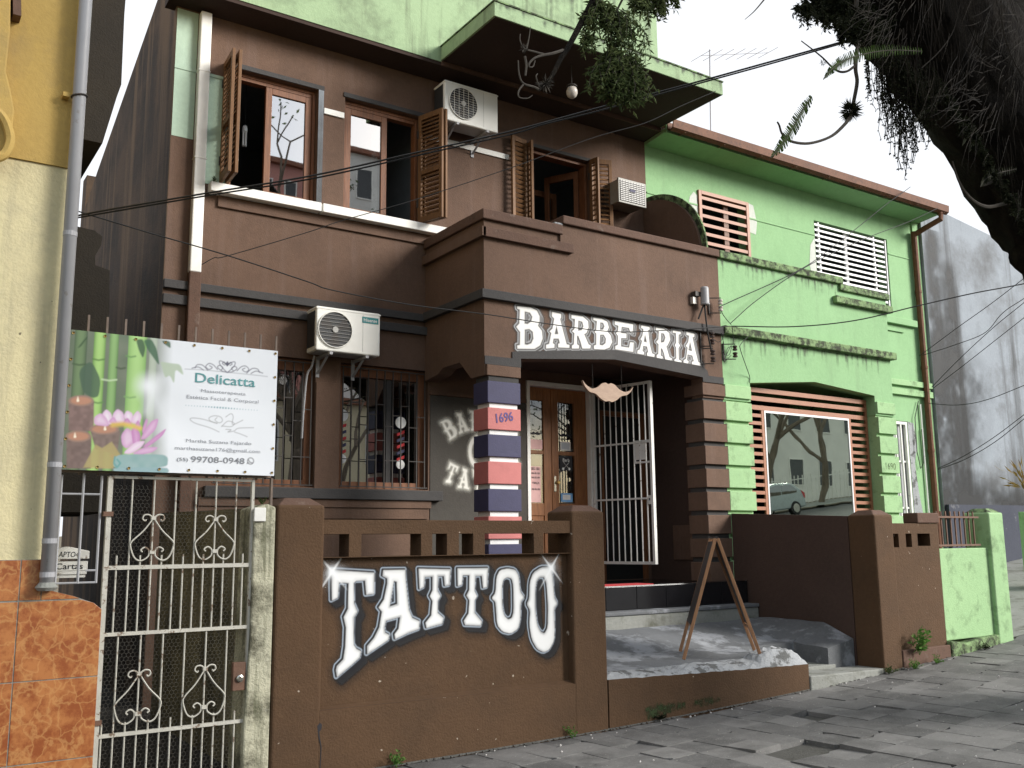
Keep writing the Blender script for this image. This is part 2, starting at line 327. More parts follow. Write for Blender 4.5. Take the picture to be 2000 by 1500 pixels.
def leaf_mat(name, a, b, tr=.35):
    m, t, p = new_mat(name); oi = t.nodes.new('ShaderNodeNewGeometry')
    c = mixc(t, oi.outputs['Random Per Island'], a, b); t.links.new(c, p.inputs['Base Color']); p.inputs['Roughness'].default_value = .75; p.inputs['Specular IOR Level'].default_value = .08
    out = t.nodes['Material Output']; td = t.nodes.new('ShaderNodeBsdfTranslucent'); t.links.new(c, td.inputs['Color'])
    ms = t.nodes.new('ShaderNodeMixShader'); ms.inputs[0].default_value = tr; t.links.new(p.outputs[0], ms.inputs[1]); t.links.new(td.outputs[0], ms.inputs[2]); t.links.new(ms.outputs[0], out.inputs['Surface'])
leaf_mat('leaf', (.035, .055, .02), (.12, .15, .062)); leaf_mat('leaf_dark', (.010, .013, .008), (.026, .03, .015), .2); leaf_mat('fern', (.022, .042, .010), (.06, .10, .026)); leaf_mat('weed', (.07, .17, .035), (.13, .25, .06)); leaf_mat('root_hair', (.008, .007, .006), (.035, .029, .022), .15); leaf_mat('leaf_far', (.05, .09, .03), (.12, .16, .06)); leaf_mat('dry_leaf', (.2, .13, .05), (.35, .25, .08))
def slab_mat():
    m, t, p = new_mat('slab'); oi = t.nodes.new('ShaderNodeObjectInfo')
    c = mixc(t, oi.outputs['Random'], (.078, .077, .075), (.172, .168, .161))
    c = mixc(t, ramp(t, noise(t, 6, 8, .7), .45, .75, 0, .6), c, (.22, .216, .208)); c = mixc(t, ramp(t, noise(t, 2.2, 8, .65, off=8), .48, .66, 0, .75), c, (.06, .059, .056))
    c = mixc(t, ramp(t, noise(t, 70, 5, .8, off=4), .5, .72, 0, .5), c, (.27, .26, .25))
    c = mixc(t, ramp(t, noise(t, 38, 3, .5, off=3), .70, .72), c, (.4, .39, .36))
    t.links.new(c, p.inputs['Base Color']); p.inputs['Roughness'].default_value = .75; bump(t, p, noise(t, 90, 5, .7), .6, .006)
slab_mat()
def slab_far():
    m, t, p = new_mat('slab_far'); g = t.nodes.new('ShaderNodeNewGeometry')
    c = mixc(t, g.outputs['Random Per Island'], (.078, .077, .075), (.172, .168, .161)); c = mixc(t, ramp(t, noise(t, 6, 8, .7), .45, .75, 0, .6), c, (.22, .216, .208)); c = mixc(t, ramp(t, noise(t, 2.2, 8, .65, off=8), .48, .66, 0, .75), c, (.06, .059, .056))
    t.links.new(c, p.inputs['Base Color']); p.inputs['Roughness'].default_value = .75; bump(t, p, noise(t, 90, 5, .7), .6, .006)
slab_far()
def tile_mat():
    m, t, p = new_mat('marble_tile'); pos = t.nodes.new('ShaderNodeNewGeometry').outputs['Position']
    wn = t.nodes.new('ShaderNodeTexNoise'); wn.inputs['Scale'].default_value = 5; wn.inputs['Detail'].default_value = 6; t.links.new(pos, wn.inputs['Vector'])
    va = t.nodes.new('ShaderNodeVectorMath'); va.operation = 'MULTIPLY_ADD'; va.inputs[1].default_value = (.45, .45, .45); t.links.new(wn.outputs['Color'], va.inputs[0]); t.links.new(pos, va.inputs[2])
    vo = t.nodes.new('ShaderNodeTexVoronoi'); vo.feature = 'DISTANCE_TO_EDGE'; vo.inputs['Scale'].default_value = 8; t.links.new(va.outputs[0], vo.inputs['Vector'])
    vein = ramp(t, vo.outputs['Distance'], .0, .16, 1, 0)
    c = mixc(t, ramp(t, noise(t, 9, 10, .75), .42, .58), (.25, .068, .02), (.40, .155, .05)); c = mixc(t, ramp(t, vein, .45, 1, 0, .6), c, (.50, .26, .095))
    c = mixc(t, ramp(t, noise(t, 30, 5, .7, off=3), .55, .8, 0, .5), c, (.25, .07, .028))
    t.links.new(c, p.inputs['Base Color']); p.inputs['Roughness'].default_value = .32
tile_mat()
# ================================================================== SETTING
def sheet(name, xs, ys, zf, mat, parent=None):
    v = [(x, y, zf(x, y)) for y in ys for x in xs]; n = len(xs)
    f = [(j * n + i, j * n + i + 1, (j + 1) * n + i + 1, (j + 1) * n + i) for j in range(len(ys) - 1) for i in range(n - 1)]
    return mesh_obj(name, v, f, mat, parent)
XS = [-400, -100, -40, -10, 0, 2, 4, 5, 6, 7, 8, 9, 10, 11, 12, 16, 24, 40, 64, 120, 400]
tag(sheet('ground', XS, [-400, -60, -14, 2, 20, 60, 400], lambda x, y: ground(x) - .3, 'earth'), kind='structure')
tag(sheet('road', XS[2:-2], [-13.6, -3, 1.9], lambda x, y: ground(x) - .14, 'asphalt'), kind='structure')
pave = tag(sheet('pavement', [x / 2 for x in range(-30, 60)], [2.0, 3, 4, 5, 6, 6.7], lambda x, y: ground(x) - .035, 'mortar'), kind='structure')
k = MB()
for i in range(-15, 30): k.add([(i, 1.85, ground(i) - .3), (i + .985, 1.85, ground(i + 1) - .3), (i + .985, 2.02, ground(i + 1) - .3), (i, 2.02, ground(i) - .3), (i, 1.87, ground(i) + .0), (i + .985, 1.87, ground(i + 1) + .0), (i + .985, 2.02, ground(i + 1) + .0), (i, 2.02, ground(i) + .0)], [(0, 3, 2, 1), (4, 5, 6, 7), (0, 1, 5, 4), (1, 2, 6, 5), (2, 3, 7, 6), (3, 0, 4, 7)])
k.build('kerb', 'step_concrete', pave, bevel=.01)
tag(sheet('far_pavement', XS[2:-2], [-16.5, -13.6], lambda x, y: ground(x) - .02, 'step_concrete'), kind='structure')
# paving slabs, each its own piece, uneven
slab_meshes = []; slab_shapes = []
PT = .305
for q in range(4):
    s = PT / 2 - .0025; h = .05
    pts = [(-s, -s), (s, -s), (s, s), (-s, s)]
    if q == 1: pts = [(-s, -s), (s - .05, -s), (s, -s + .04), (s, s), (-s, s)]
    if q == 2: pts = [(-s + .04, -s), (s, -s), (s, s - .06), (s - .03, s), (-s, s), (-s, -s + .05)]
    if q == 3: pts = [(-s, -s), (s, -s), (s, s), (.02, s), (-.03, s - .03), (-s, s - .015)]
    m = MB().prism(pts, -h, 0, 'z'); me = bpy.data.meshes.new('paving_slab'); me.from_pydata(m.v, [], m.f); me.materials.append(M['slab']); slab_meshes.append(me); slab_shapes.append(m)
rot = math.radians(4.5); cells = []
for i in range(-8, 46):
    for j in range(-16, 6):
        lx = i * PT; ly = j * PT
        x = 3.0 + lx * math.cos(rot) - ly * math.sin(rot); y = 6.42 + lx * math.sin(rot) + ly * math.cos(rot)
        if not (2.3 < y < 6.70 and 2.6 < x < 15): continue
        v = Vector((x, y, ground(x) - EYE)); dpt = v.dot(_f)
        if dpt < .3: continue
        px = 1000 + FPX * v.dot(_r) / dpt; py = 750 - FPX * v.dot(_u) / dpt
        if px < -60 or px > 2060 or py > 1580: continue
        cells.append((v.length, x, y))
cells.sort(); rest = MB()
for n_, (_, x, y) in enumerate(cells):
    hole = math.hypot((x - 6.0) / 1.5, y - 5.05) < .17 or math.hypot(x - 7.05, y - 5.75) < .14
    if hole: continue                                  # missing slabs
    loose = random.random() < .07 or (5.3 < x < 7.6 and 4.0 < y < 6.0 and random.random() < .2)
    sl_ = math.atan((ground(x + .1) - ground(x - .1)) / .2); a = .045 if loose else .009
    Mx = Matrix.Translation((x, y, ground(x) + random.uniform(-.003, .004) + (random.uniform(-.022, .011) if loose else 0))) @ Matrix.Rotation(rot + random.uniform(-.02, .02), 4, 'Z') @ Matrix.Rotation(-sl_ + random.uniform(-a, a), 4, 'Y') @ Matrix.Rotation(random.uniform(-a, a), 4, 'X')
    k_ = random.choice((0, 0, 0, 0, 1, 2, 3))
    if n_ < 300:
        o = bpy.data.objects.new('paving_slab', slab_meshes[k_]); C.objects.link(o); o.matrix_world = Mx; put(o, pave)
    else: rest.add([Mx @ Vector(v) for v in slab_shapes[k_].v], slab_shapes[k_].f)
tag(rest.build('far_slabs', 'slab_far', pave), kind='stuff')
# damp mossy joint between pavement and walls
mj = MB(); r_ = random.Random(17)
for q in range(420):
    x = 2.85 + q * .0205; w = .012 + .03 * r_.random() ** 2.5; y1 = 6.604; z = ground(x) + .007
    mj.add([(x, y1 - w, z), (x + .0215, y1 - w * r_.uniform(.6, 1.3), z + .0003), (x + .0215, y1, z + .012), (x, y1, z + .012)], [(0, 1, 2, 3)])
tag(mj.build('joint_moss', 'mortar', pave), kind='stuff')
tag(sheet('side_yard', [11.72, 13, 14, 16, 20, 30], [6.7, 8, 9.97], lambda x, y: ground(x) - .01 + .05 * (y - 6.7), 'step_concrete'), kind='structure')
# litter: small stones and leaves on the pavement
peb = MB()
for q in range(70):
    x = random.uniform(3.2, 11.5); y = random.uniform(3.4, 6.55); r = random.uniform(.004, .012); z = ground(x) + .004 + r * .4
    if random.random() < .55: y = 6.58 - abs(random.gauss(0, .07))
    peb.add([(x + r, y, z), (x - r * .6, y + r, z), (x - r * .6, y - r, z), (x, y, z + r), (x, y, z - r)], [(0, 1, 3), (1, 2, 3), (2, 0, 3), (1, 0, 4), (2, 1, 4), (0, 2, 4)])
tag(peb.build('pebbles', 'paper'), 'small pale pebbles and crumbs scattered on the grey pavement', 'pebbles', kind='stuff')

# forecourt: sloping concrete behind the broken low wall
def terr(x, y):
    z = float(np.interp(y, [6.6, 6.85, 7.2, 7.6, 7.72, 8.0, 8.4], [.425, .435, .455, .485, .53, .60, .67]))
    t = min(1, max(0, (x - 8.72) / .44)) * (.3 + .7 * min(1, max(0, (y - 6.96) / .4)))
    return z + (.675 - z) * t
tv = []; tf = []
def patch_grid(x0, x1, y0, y1):
    nx = max(2, int((x1 - x0) / .12) + 1); ny = max(2, int((y1 - y0) / .07) + 1); n0 = len(tv)
    for j in range(ny):
        for i in range(nx):
            x = x0 + (x1 - x0) * i / (nx - 1); y = y0 + (y1 - y0) * j / (ny - 1); tv.append((x, y, terr(x, y) + .006 * math.sin(x * 9.1 + y * 5) * math.sin(y * 11 - x * 3)))
    for j in range(ny - 1):
        for i in range(nx - 1): tf.append((n0 + j * nx + i, n0 + j * nx + i + 1, n0 + (j + 1) * nx + i + 1, n0 + (j + 1) * nx + i))
patch_grid(2.8, 7.80, 6.84, 7.42); patch_grid(2.8, 9.16, 7.42, 8.5); patch_grid(8.72, 9.16, 6.96, 7.42)
_ec = {}
for f_ in tf:
    for a_, b_ in zip(f_, f_[1:] + f_[:1]):
        if (b_, a_) in _ec: del _ec[(b_, a_)]
        else: _ec[(a_, b_)] = 1
for a_, b_ in list(_ec):
    n0 = len(tv); tv += [(tv[a_][0], tv[a_][1], .05), (tv[b_][0], tv[b_][1], .05)]; tf.append((b_, a_, n0, n0 + 1))
fore = tag(mesh_obj('forecourt_floor', tv, tf, 'terrace_concrete'), kind='structure')
m = MB().prism([(7.965, .0), (9.165, .0), (9.165, .235), (7.965, .255)], 6.585, 6.93); m.build('entrance_step', 'step_concrete', fore, bevel=.012)
MB().prism([(7.80, .0), (8.80, .0), (8.80, .275), (7.80, .285)], 6.931, 7.5).build('entrance_slab', 'step_concrete', fore, bevel=.006)
# porch platform with black tiles and the concrete step before it
plat = tag(B(5.53, 9.165, 8.47, 10.3, .3, 1.085).build('porch_floor', 'black_tile'), kind='structure')
B(5.40, 9.16, 8.30, 8.49, .3, .79).build('step', 'step_concrete', plat, bevel=.012)
B(5.40, 9.16, 8.285, 8.50, .792, .835).build('tread', 'terrace_concrete', plat, bevel=.01)
for i in range(8):
    x = 5.55 + i * .45; B(x + .003, min(x + .447, 9.16), 8.455, 8.469, .845, 1.094).build('tile', 'black_tile', plat, bevel=.003)
B(5.53, 9.165, 8.452, 8.60, 1.0945, 1.103).build('nosing', 'black_tile', plat, bevel=.003)
# passage floor behind the gate
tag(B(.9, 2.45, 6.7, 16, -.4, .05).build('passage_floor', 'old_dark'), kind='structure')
# ================================================================== flat print helpers
class Canvas:
    def __init__(s, u0, u1, v0, v1, res):
        s.u0, s.v0, s.res = u0, v0, res; s.nu = int((u1 - u0) / res); s.nv = int((v1 - v0) / res)
        u = u0 + (np.arange(s.nu) + .5) * res; v = v0 + (np.arange(s.nv) + .5) * res
        s.U, s.V = np.meshgrid(u, v); s.c = np.zeros((s.nv, s.nu, 3)); s.a = np.zeros((s.nv, s.nu))
    def over(s, col, al):
        al = np.clip(al, 0, 1)
        col = np.broadcast_to(np.asarray(col, float), s.c.shape)
        na = al + s.a * (1 - al); k = np.where(na > 1e-6, al / np.maximum(na, 1e-6), 0)[..., None]
        s.c = col * k + s.c * (1 - k); s.a = na
    def sdf(s, P):
        P = np.asarray(P, float); d = np.full(s.U.shape, 1e9); ins = np.zeros(s.U.shape, bool); n = len(P)
        for i in range(n):
            ax, ay = P[i]; bx, by = P[(i + 1) % n]; ex, ey = bx - ax, by - ay; wx, wy = s.U - ax, s.V - ay
            t = np.clip((wx * ex + wy * ey) / max(ex * ex + ey * ey, 1e-12), 0, 1); d = np.minimum(d, (wx - ex * t) ** 2 + (wy - ey * t) ** 2)
            c = ((ay > s.V) != (by > s.V)); ins ^= c & (s.U < (ex * (s.V - ay) / (ey if abs(ey) > 1e-12 else 1e-12) + ax))
        d = np.sqrt(d); return np.where(ins, -d, d)
    def line(s, P, w, col, al=1., soft=None):
        P = [tuple(p)[:2] for p in P]; d = np.full(s.U.shape, 1e9); soft = soft or s.res
        for (ax, ay), (bx, by) in zip(P[:-1], P[1:]):
            ex, ey = bx - ax, by - ay; wx, wy = s.U - ax, s.V - ay; t = np.clip((wx * ex + wy * ey) / max(ex * ex + ey * ey, 1e-12), 0, 1)
            d = np.minimum(d, (wx - ex * t) ** 2 + (wy - ey * t) ** 2)
        s.over(col, al * np.clip(.5 - (np.sqrt(d) - w / 2) / soft, 0, 1))
    def fill(s, d, col, al=1., soft=None):
        soft = soft or s.res; s.over(col, al * np.clip(.5 - d / soft, 0, 1))
    def build(s, name, mat, parent, P, full=False):       # P(u, v) -> 3D
        nu, nv = s.nu, s.nv; keep = np.ones((nv, nu), bool) if full else s.a > .012
        jj, ii = np.nonzero(keep); vid = -np.ones((nv + 1) * (nu + 1), int)
        q = np.stack([jj * (nu + 1) + ii, jj * (nu + 1) + ii + 1, (jj + 1) * (nu + 1) + ii + 1, (jj + 1) * (nu + 1) + ii], 1)
        uq, inv = np.unique(q.ravel(), return_inverse=True); q = inv.reshape(-1, 4)
        uu = s.u0 + (uq % (nu + 1)) * s.res; vv = s.v0 + (uq // (nu + 1)) * s.res; co = P(uu, vv)
        me = bpy.data.meshes.new(name); me.vertices.add(len(uq)); me.vertices.foreach_set('co', np.asarray(co, np.float32).ravel())
        me.loops.add(q.size); me.loops.foreach_set('vertex_index', q.ravel().astype(np.int32)); me.polygons.add(len(q))
        me.polygons.foreach_set('loop_start', (np.arange(len(q)) * 4).astype(np.int32)); me.update(calc_edges=True); me.validate()
        at_ = me.color_attributes.new('Col', 'FLOAT_COLOR', 'POINT')
        # sample pixel values at grid corners
        ci = uq % (nu + 1); cj = uq // (nu + 1); acc = np.zeros((len(uq), 4)); wsum = np.zeros(len(uq))
        for di in (-1, 0):
            for dj in (-1, 0):
                a = np.clip(ci + di, 0, nu - 1); b = np.clip(cj + dj, 0, nv - 1); al = s.a[b, a]
                acc[:, :3] += s.c[b, a] * (al + 1e-4)[:, None]; wsum += al + 1e-4; acc[:, 3] += al / 4
        acc[:, :3] /= wsum[:, None]
        at_.data.foreach_set('color', acc.astype(np.float32).ravel()); me.materials.append(M[mat])
        o = bpy.data.objects.new(name, me); C.objects.link(o); return put(o, parent)
def smin(*d):
    r = d[0]
    for q in d[1:]: r = np.minimum(r, q)
    return r
def text_mesh(name, txt, mat, parent, origin, ux, uz, width=None, height=None, align='c', offset=.0, shear=0):
    cu = bpy.data.curves.new('t', 'FONT'); cu.body = txt; cu.size = 1; cu.offset = offset; cu.resolution_u = 3; cu.shear = shear
    ob = bpy.data.objects.new('t', cu); C.objects.link(ob); bpy.context.view_layer.update()
    me = bpy.data.meshes.new_from_object(ob.evaluated_get(bpy.context.evaluated_depsgraph_get())); bpy.data.objects.remove(ob)
    v = np.zeros(len(me.vertices) * 3); me.vertices.foreach_get('co', v); v = v.reshape(-1, 3); lo = v.min(0); hi = v.max(0)
    sx = width / (hi[0] - lo[0]) if width else height / (hi[1] - lo[1]); sy = height / (hi[1] - lo[1]) if height else sx
    ux = Vector(ux).normalized(); uz = Vector(uz).normalized(); o0 = Vector(origin)
    ax = {'c': (lo[0] + hi[0]) / 2, 'l': lo[0], 'r': hi[0]}[align]; ay = (lo[1] + hi[1]) / 2 if align == 'c' else lo[1]
    for i, q in enumerate(v): me.vertices[i].co = o0 + ux * ((q[0] - ax) * sx) + uz * ((q[1] - ay) * sy)
    me.materials.clear(); me.materials.append(M[mat]); me.name = name
    o = bpy.data.objects.new(name, me); C.objects.link(o); return put(o, parent)
def smooth_poly(P, k=1):                         # Chaikin corner cutting
    for _ in range(k):
        Q = []
        for i in range(len(P)):
            a = P[i]; b = P[(i + 1) % len(P)]; Q += [(a[0] * .82 + b[0] * .18, a[1] * .82 + b[1] * .18), (a[0] * .18 + b[0] * .82, a[1] * .18 + b[1] * .82)]
        P = Q
    return P

TATTOO = [
 ([(150,132),(465,150),(462,305),(408,312),(398,205),(330,208),(310,225),(312,380),(338,440),(312,485),(308,600),(310,690),(330,722),(365,740),(355,785),(300,835),(188,930),(180,880),(187,850),(235,800),(250,700),(255,560),(238,482),(270,420),(272,310),(275,225),(200,220),(190,335),(150,355),(148,240)], None),
 ([(535,130),(698,128),(700,200),(725,430),(750,490),(805,515),(800,570),(720,600),(625,645),(620,610),(650,570),(662,478),(552,508),(540,560),(545,600),(577,618),(570,652),(470,720),(415,757),(415,700),(465,640),(505,560),(525,440),(500,410),(540,350),(565,230),(565,190),(530,172)], [(612,208),(636,215),(640,385),(580,405),(592,330)]),
 ([(800,120),(1038,125),(1030,240),(998,246),(990,172),(945,172),(940,285),(962,325),(942,360),(940,450),(985,490),(975,530),(860,562),(852,525),(895,470),(905,360),(885,325),(905,280),(905,175),(845,178),(838,255),(808,270)], None),
 ([(1092,118),(1320,115),(1312,255),(1285,262),(1275,170),(1225,170),(1218,285),(1237,325),(1218,358),(1218,450),(1272,515),(1265,545),(1150,540),(1140,510),(1175,455),(1182,355),(1160,320),(1180,280),(1182,165),(1130,165),(1122,238),(1095,247)], None),
 ([(1470,118),(1525,128),(1550,170),(1560,290),(1592,335),(1565,368),(1562,500),(1545,570),(1490,605),(1430,590),(1390,540),(1380,400),(1376,365),(1348,340),(1378,300),(1385,180),(1410,130)], [(1465,180),(1500,192),(1512,250),(1514,440),(1500,490),(1470,502),(1440,470),(1426,400),(1423,250),(1435,198)]),
 ([(1720,110),(1780,110),(1805,150),(1815,330),(1842,380),(1815,420),(1820,560),(1815,660),(1780,725),(1740,745),(1690,720),(1650,650),(1632,540),(1638,430),(1613,385),(1632,340),(1635,220),(1660,150)], [(1710,180),(1745,180),(1762,240),(1772,400),(1770,560),(1745,608),(1715,593),(1688,540),(1676,440),(1673,280),(1685,208)])]
BARB = [
 ([(135,82),(255,92),(312,120),(337,170),(337,220),(322,255),(357,300),(364,370),(342,430),(290,462),(138,460),(136,430),(160,425),(162,310),(145,290),(128,265),(155,235),(160,112),(138,105)], [[(205,130),(250,140),(270,175),(262,215),(230,240),(203,235)], [(205,290),(245,285),(275,310),(280,370),(262,410),(225,425),(205,420)]]),
 ([(445,132),(527,150),(528,182),(520,197),(545,300),(577,420),(602,425),(600,453),(500,448),(500,415),(515,410),(505,370),(460,370),(455,410),(470,420),(468,453),(392,458),(393,425),(420,415),(440,320),(423,305),(450,280),(465,192),(445,172)], [[(486,255),(502,330),(470,330)]]),
 ([(618,158),(720,172),(767,215),(772,270),(752,320),(732,330),(772,420),(792,430),(787,458),(715,458),(700,400),(680,345),(668,345),(670,420),(687,430),(685,458),(623,458),(623,430),(640,420),(645,320),(623,305),(645,285),(650,195),(618,190)], [[(680,210),(715,220),(725,260),(710,295),(678,300)]]),
 ([(813,182),(890,193),(937,220),(952,270),(937,305),(967,340),(982,400),(957,450),(910,467),(818,462),(818,430),(838,425),(840,325),(823,310),(838,295),(845,215),(813,205)], [[(875,225),(900,230),(912,260),(900,290),(873,292)], [(873,335),(905,335),(925,370),(920,410),(895,430),(870,425)]]),
 ([(1003,212),(1168,243),(1162,317),(1140,312),(1130,275),(1065,265),(1060,320),(1107,325),(1107,367),(1060,365),(1060,440),(1130,450),(1140,400),(1173,405),(1167,488),(1008,464),(1008,435),(1030,425),(1032,345),(1013,320),(1032,300),(1035,255),(1003,245)], []),
 ([(1238,252),(1312,266),(1314,290),(1300,295),(1315,420),(1335,500),(1358,510),(1354,533),(1290,522),(1290,495),(1300,490),(1290,440),(1255,435),(1250,480),(1265,490),(1262,512),(1203,502),(1206,475),(1225,465),(1245,390),(1230,375),(1248,345),(1258,285),(1236,275)], [[(1272,330),(1287,402),(1262,397)]]),
 ([(1368,272),(1440,283),(1487,320),(1497,380),(1472,430),(1462,440),(1490,535),(1512,545),(1507,565),(1453,556),(1440,500),(1425,460),(1412,455),(1412,520),(1430,530),(1427,550),(1376,540),(1376,515),(1390,505),(1392,420),(1370,400),(1390,375),(1395,305),(1368,298)], [[(1415,320),(1440,325),(1452,360),(1440,400),(1413,405)]]),
 ([(1518,297),(1590,310),(1590,330),(1572,335),(1570,410),(1584,430),(1570,455),(1572,555),(1597,568),(1594,588),(1533,575),(1533,555),(1550,545),(1548,450),(1536,430),(1548,405),(1545,320),(1518,318)], []),
 ([(1638,307),(1713,328),(1710,355),(1695,360),(1720,480),(1745,575),(1770,588),(1767,613),(1688,598),(1688,575),(1705,570),(1692,520),(1650,510),(1645,560),(1660,572),(1655,592),(1613,583),(1616,560),(1635,550),(1650,450),(1633,435),(1655,400),(1662,345),(1638,335)], [[(1672,395),(1690,482),(1657,472)]])]
def trace(P, sx, ox, oy, Y):
    out = []
    for x, y in P:
        q = at(ox + sx * x, oy + sx * y, Y); out.append((q.x, q.z))
    return out
def letters_sdf(cv, glyphs):
    ds = []
    for P, holes in glyphs:
        d = cv.sdf(P)
        for h in holes or []: d = np.maximum(d, -cv.sdf(h))
        ds.append(d)
    return smin(*ds)
def shift(a, du, dv, cv):                                  # value of a at (u-du, v-dv)
    i = int(round(du / cv.res)); j = int(round(dv / cv.res)); r = np.full_like(a, 1.0)
    src = a[max(0, -j):a.shape[0] - max(0, j), max(0, -i):a.shape[1] - max(0, i)]
    r[max(0, j):max(0, j) + src.shape[0], max(0, i):max(0, i) + src.shape[1]] = src; return r
def noise2(cv, s, seed):
    r = np.random.default_rng(seed); n0 = int(cv.nv * cv.res / s) + 3; n1 = int(cv.nu * cv.res / s) + 3; g = r.random((n0, n1))
    y = np.arange(cv.nv) * cv.res / s; x = np.arange(cv.nu) * cv.res / s; yi = y.astype(int); xi = x.astype(int); fy = (y - yi)[:, None]; fx = (x - xi)[None, :]
    fy = fy * fy * (3 - 2 * fy); fx = fx * fx * (3 - 2 * fx)
    return g[np.ix_(yi, xi)] * (1 - fy) * (1 - fx) + g[np.ix_(yi, xi + 1)] * (1 - fy) * fx + g[np.ix_(yi + 1, xi)] * fy * (1 - fx) + g[np.ix_(yi + 1, xi + 1)] * fy * fx
def paint_tattoo(parent):
    Y = 6.678; cv = Canvas(2.81, 5.03, .47, 1.50, .0045)
    G = [((smooth_poly if n_ > 3 else list)(trace(P, .26, 610, 1080, Y)), [(smooth_poly if n_ > 3 else list)(trace(h, .26, 610, 1080, Y))] if h else []) for n_, (P, h) in enumerate(TATTOO)]
    d = letters_sdf(cv, G)
    sh = smin(*[shift(d, .012 * k, -.011 * k, cv) for k in range(0, 4)])
    cv.over((.010, .010, .013), .97 * np.clip(.5 - (sh - .028) / .020, 0, 1))                 # black outline and drop
    cv.over((.02, .018, .016), .35 * np.clip(1 - (sh - .02) / .07, 0, 1) * (sh > .0))        # overspray
    li = shift(d, -.010, .006, cv); ring = np.exp(-((li - .015) / .0038) ** 2) * (d > .006)
    cv.over((.50, .58, .68), .85 * ring)                                                    # cold highlight line
    inn = np.clip(.5 - (d - .001) / .006, 0, 1); shade = .80 - .20 * np.clip(1 + d / .03, 0, 1) * .8
    cv.over(np.stack([shade, shade * 1.005, shade * 1.0], -1), inn)
    ed = np.exp(-((d + .006) / .004) ** 2); cv.over((.16, .17, .19), .55 * ed * np.clip(noise2(cv, .12, 3) * 2 - .5, 0, 1))
    for x, y in ((150, 140), (1795, 112)):                                                  # painted sparkles
        q = at(610 + .26 * x, 1080 + .26 * y, Y); du = cv.U - q.x; dv = cv.V - q.z; r = np.hypot(du, dv)
        cv.over((.8, .82, .84), .95 * np.exp(-(r / .035) ** 2) + .35 * np.exp(-(r / .09) ** 2) * (noise2(cv, .05, 8)))
        for a, ln in ((.95, .21), (2.3, .19), (.95 + math.pi, .23), (2.3 + math.pi, .19)):
            t = du * math.cos(a) + dv * math.sin(a); w = -du * math.sin(a) + dv * math.cos(a)
            cv.over((.86, .87, .88), .9 * np.clip(1 - t / ln, 0, 1) ** .7 * (t > 0) * np.exp(-(w / (.004 + .006 * np.clip(1 - t / ln, 0, 1))) ** 2))
    sp = np.random.default_rng(4).random(cv.a.shape)
    cv.build('painted_lettering', 'paint_print', parent, lambda u, v: np.stack([u, np.full_like(u, Y), v], 1))
def paint_barbearia(parent):
    Y = PP - .006; cv = Canvas(5.72, 8.98, 3.66, 4.25, .005)
    G = [(trace(P, .22, 980, 580, Y), [trace(h, .22, 980, 580, Y) for h in hs]) for P, hs in BARB]
    d = letters_sdf(cv, G); sh = smin(*[shift(d, .009 * k, -.006 * k, cv) for k in range(0, 4)])
    cv.over((.062, .058, .056), .9 * np.clip(.5 - (sh - .035) / .05, 0, 1))
    out = smin(*[shift(d, -.008 * k, .003 * k, cv) for k in range(0, 2)])
    cv.over((.30, .30, .31), .8 * np.exp(-((sh - .020) / .006) ** 2) * (d > .008)); cv.over((.46, .47, .48), .7 * np.exp(-((out - .018) / .005) ** 2) * (d > .006))
    inn = np.clip(.5 - d / .007, 0, 1); s_ = .80 - .16 * np.clip(1 + d / .02, 0, 1)
    cv.over(np.stack([s_, s_ * .99, s_ * .96], -1), inn)
    cv.build('painted_lettering', 'paint_print', parent, lambda u, v: np.stack([u, np.full_like(u, Y), v], 1))
def paint_emblem(parent):
    Y = FC - .012; cv = Canvas(5.62, 6.98, 1.95, 3.28, .006)
    def glyph(idx, cx, cz, size, ang, src=BARB, hx=None):
        P, hs = src[idx]; xs = [p[0] for p in P]; ys = [p[1] for p in P]; mx_ = (min(xs) + max(xs)) / 2; my = (min(ys) + max(ys)) / 2; sc = size / (max(ys) - min(ys))
        hs = hs if src is BARB else ([hs] if hs else [])
        f = lambda Q: [(cx + (x - mx_) * sc * math.cos(ang) + (y - my) * sc * math.sin(ang), cz + (x - mx_) * sc * math.sin(ang) - (y - my) * sc * math.cos(ang)) for x, y in Q]
        return f(P), [f(h) for h in hs]
    c0 = (6.26, 2.29); c2 = (6.16, 3.16); R_ = .8; G = []
    for q, (i, src) in enumerate(((0, BARB), (1, BARB), (2, BARB), (3, BARB), (4, BARB), (2, BARB))):
        a = math.radians(122 - q * 14); G.append(glyph(i, c0[0] + R_ * math.cos(a), c0[1] + R_ * math.sin(a), .25, a - math.pi / 2, src))
    for q, (i, src) in enumerate(((2, TATTOO), (1, BARB), (2, TATTOO), (3, TATTOO), (4, TATTOO), (4, TATTOO))):
        a = math.radians(248 + q * 14); G.append(glyph(i, c2[0] + R_ * math.cos(a), c2[1] + R_ * math.sin(a), .25, a + math.pi / 2, src))
    d = letters_sdf(cv, G); r = np.hypot(cv.U - c0[0], cv.V - c0[1])
    d = np.minimum(d, np.abs(np.hypot((cv.U - 6.27) / .75, cv.V - 2.70) - .19) - .03)
    cv.over((.55, .54, .48), .55 * np.exp(-(np.maximum(d, 0) / .03) ** 2)); cv.over((.72, .71, .66), np.clip(.5 - d / .01, 0, 1))
    cv.build('painted_emblem', 'paint_print', parent, lambda u, v: np.stack([u, np.full_like(u, Y), v], 1))
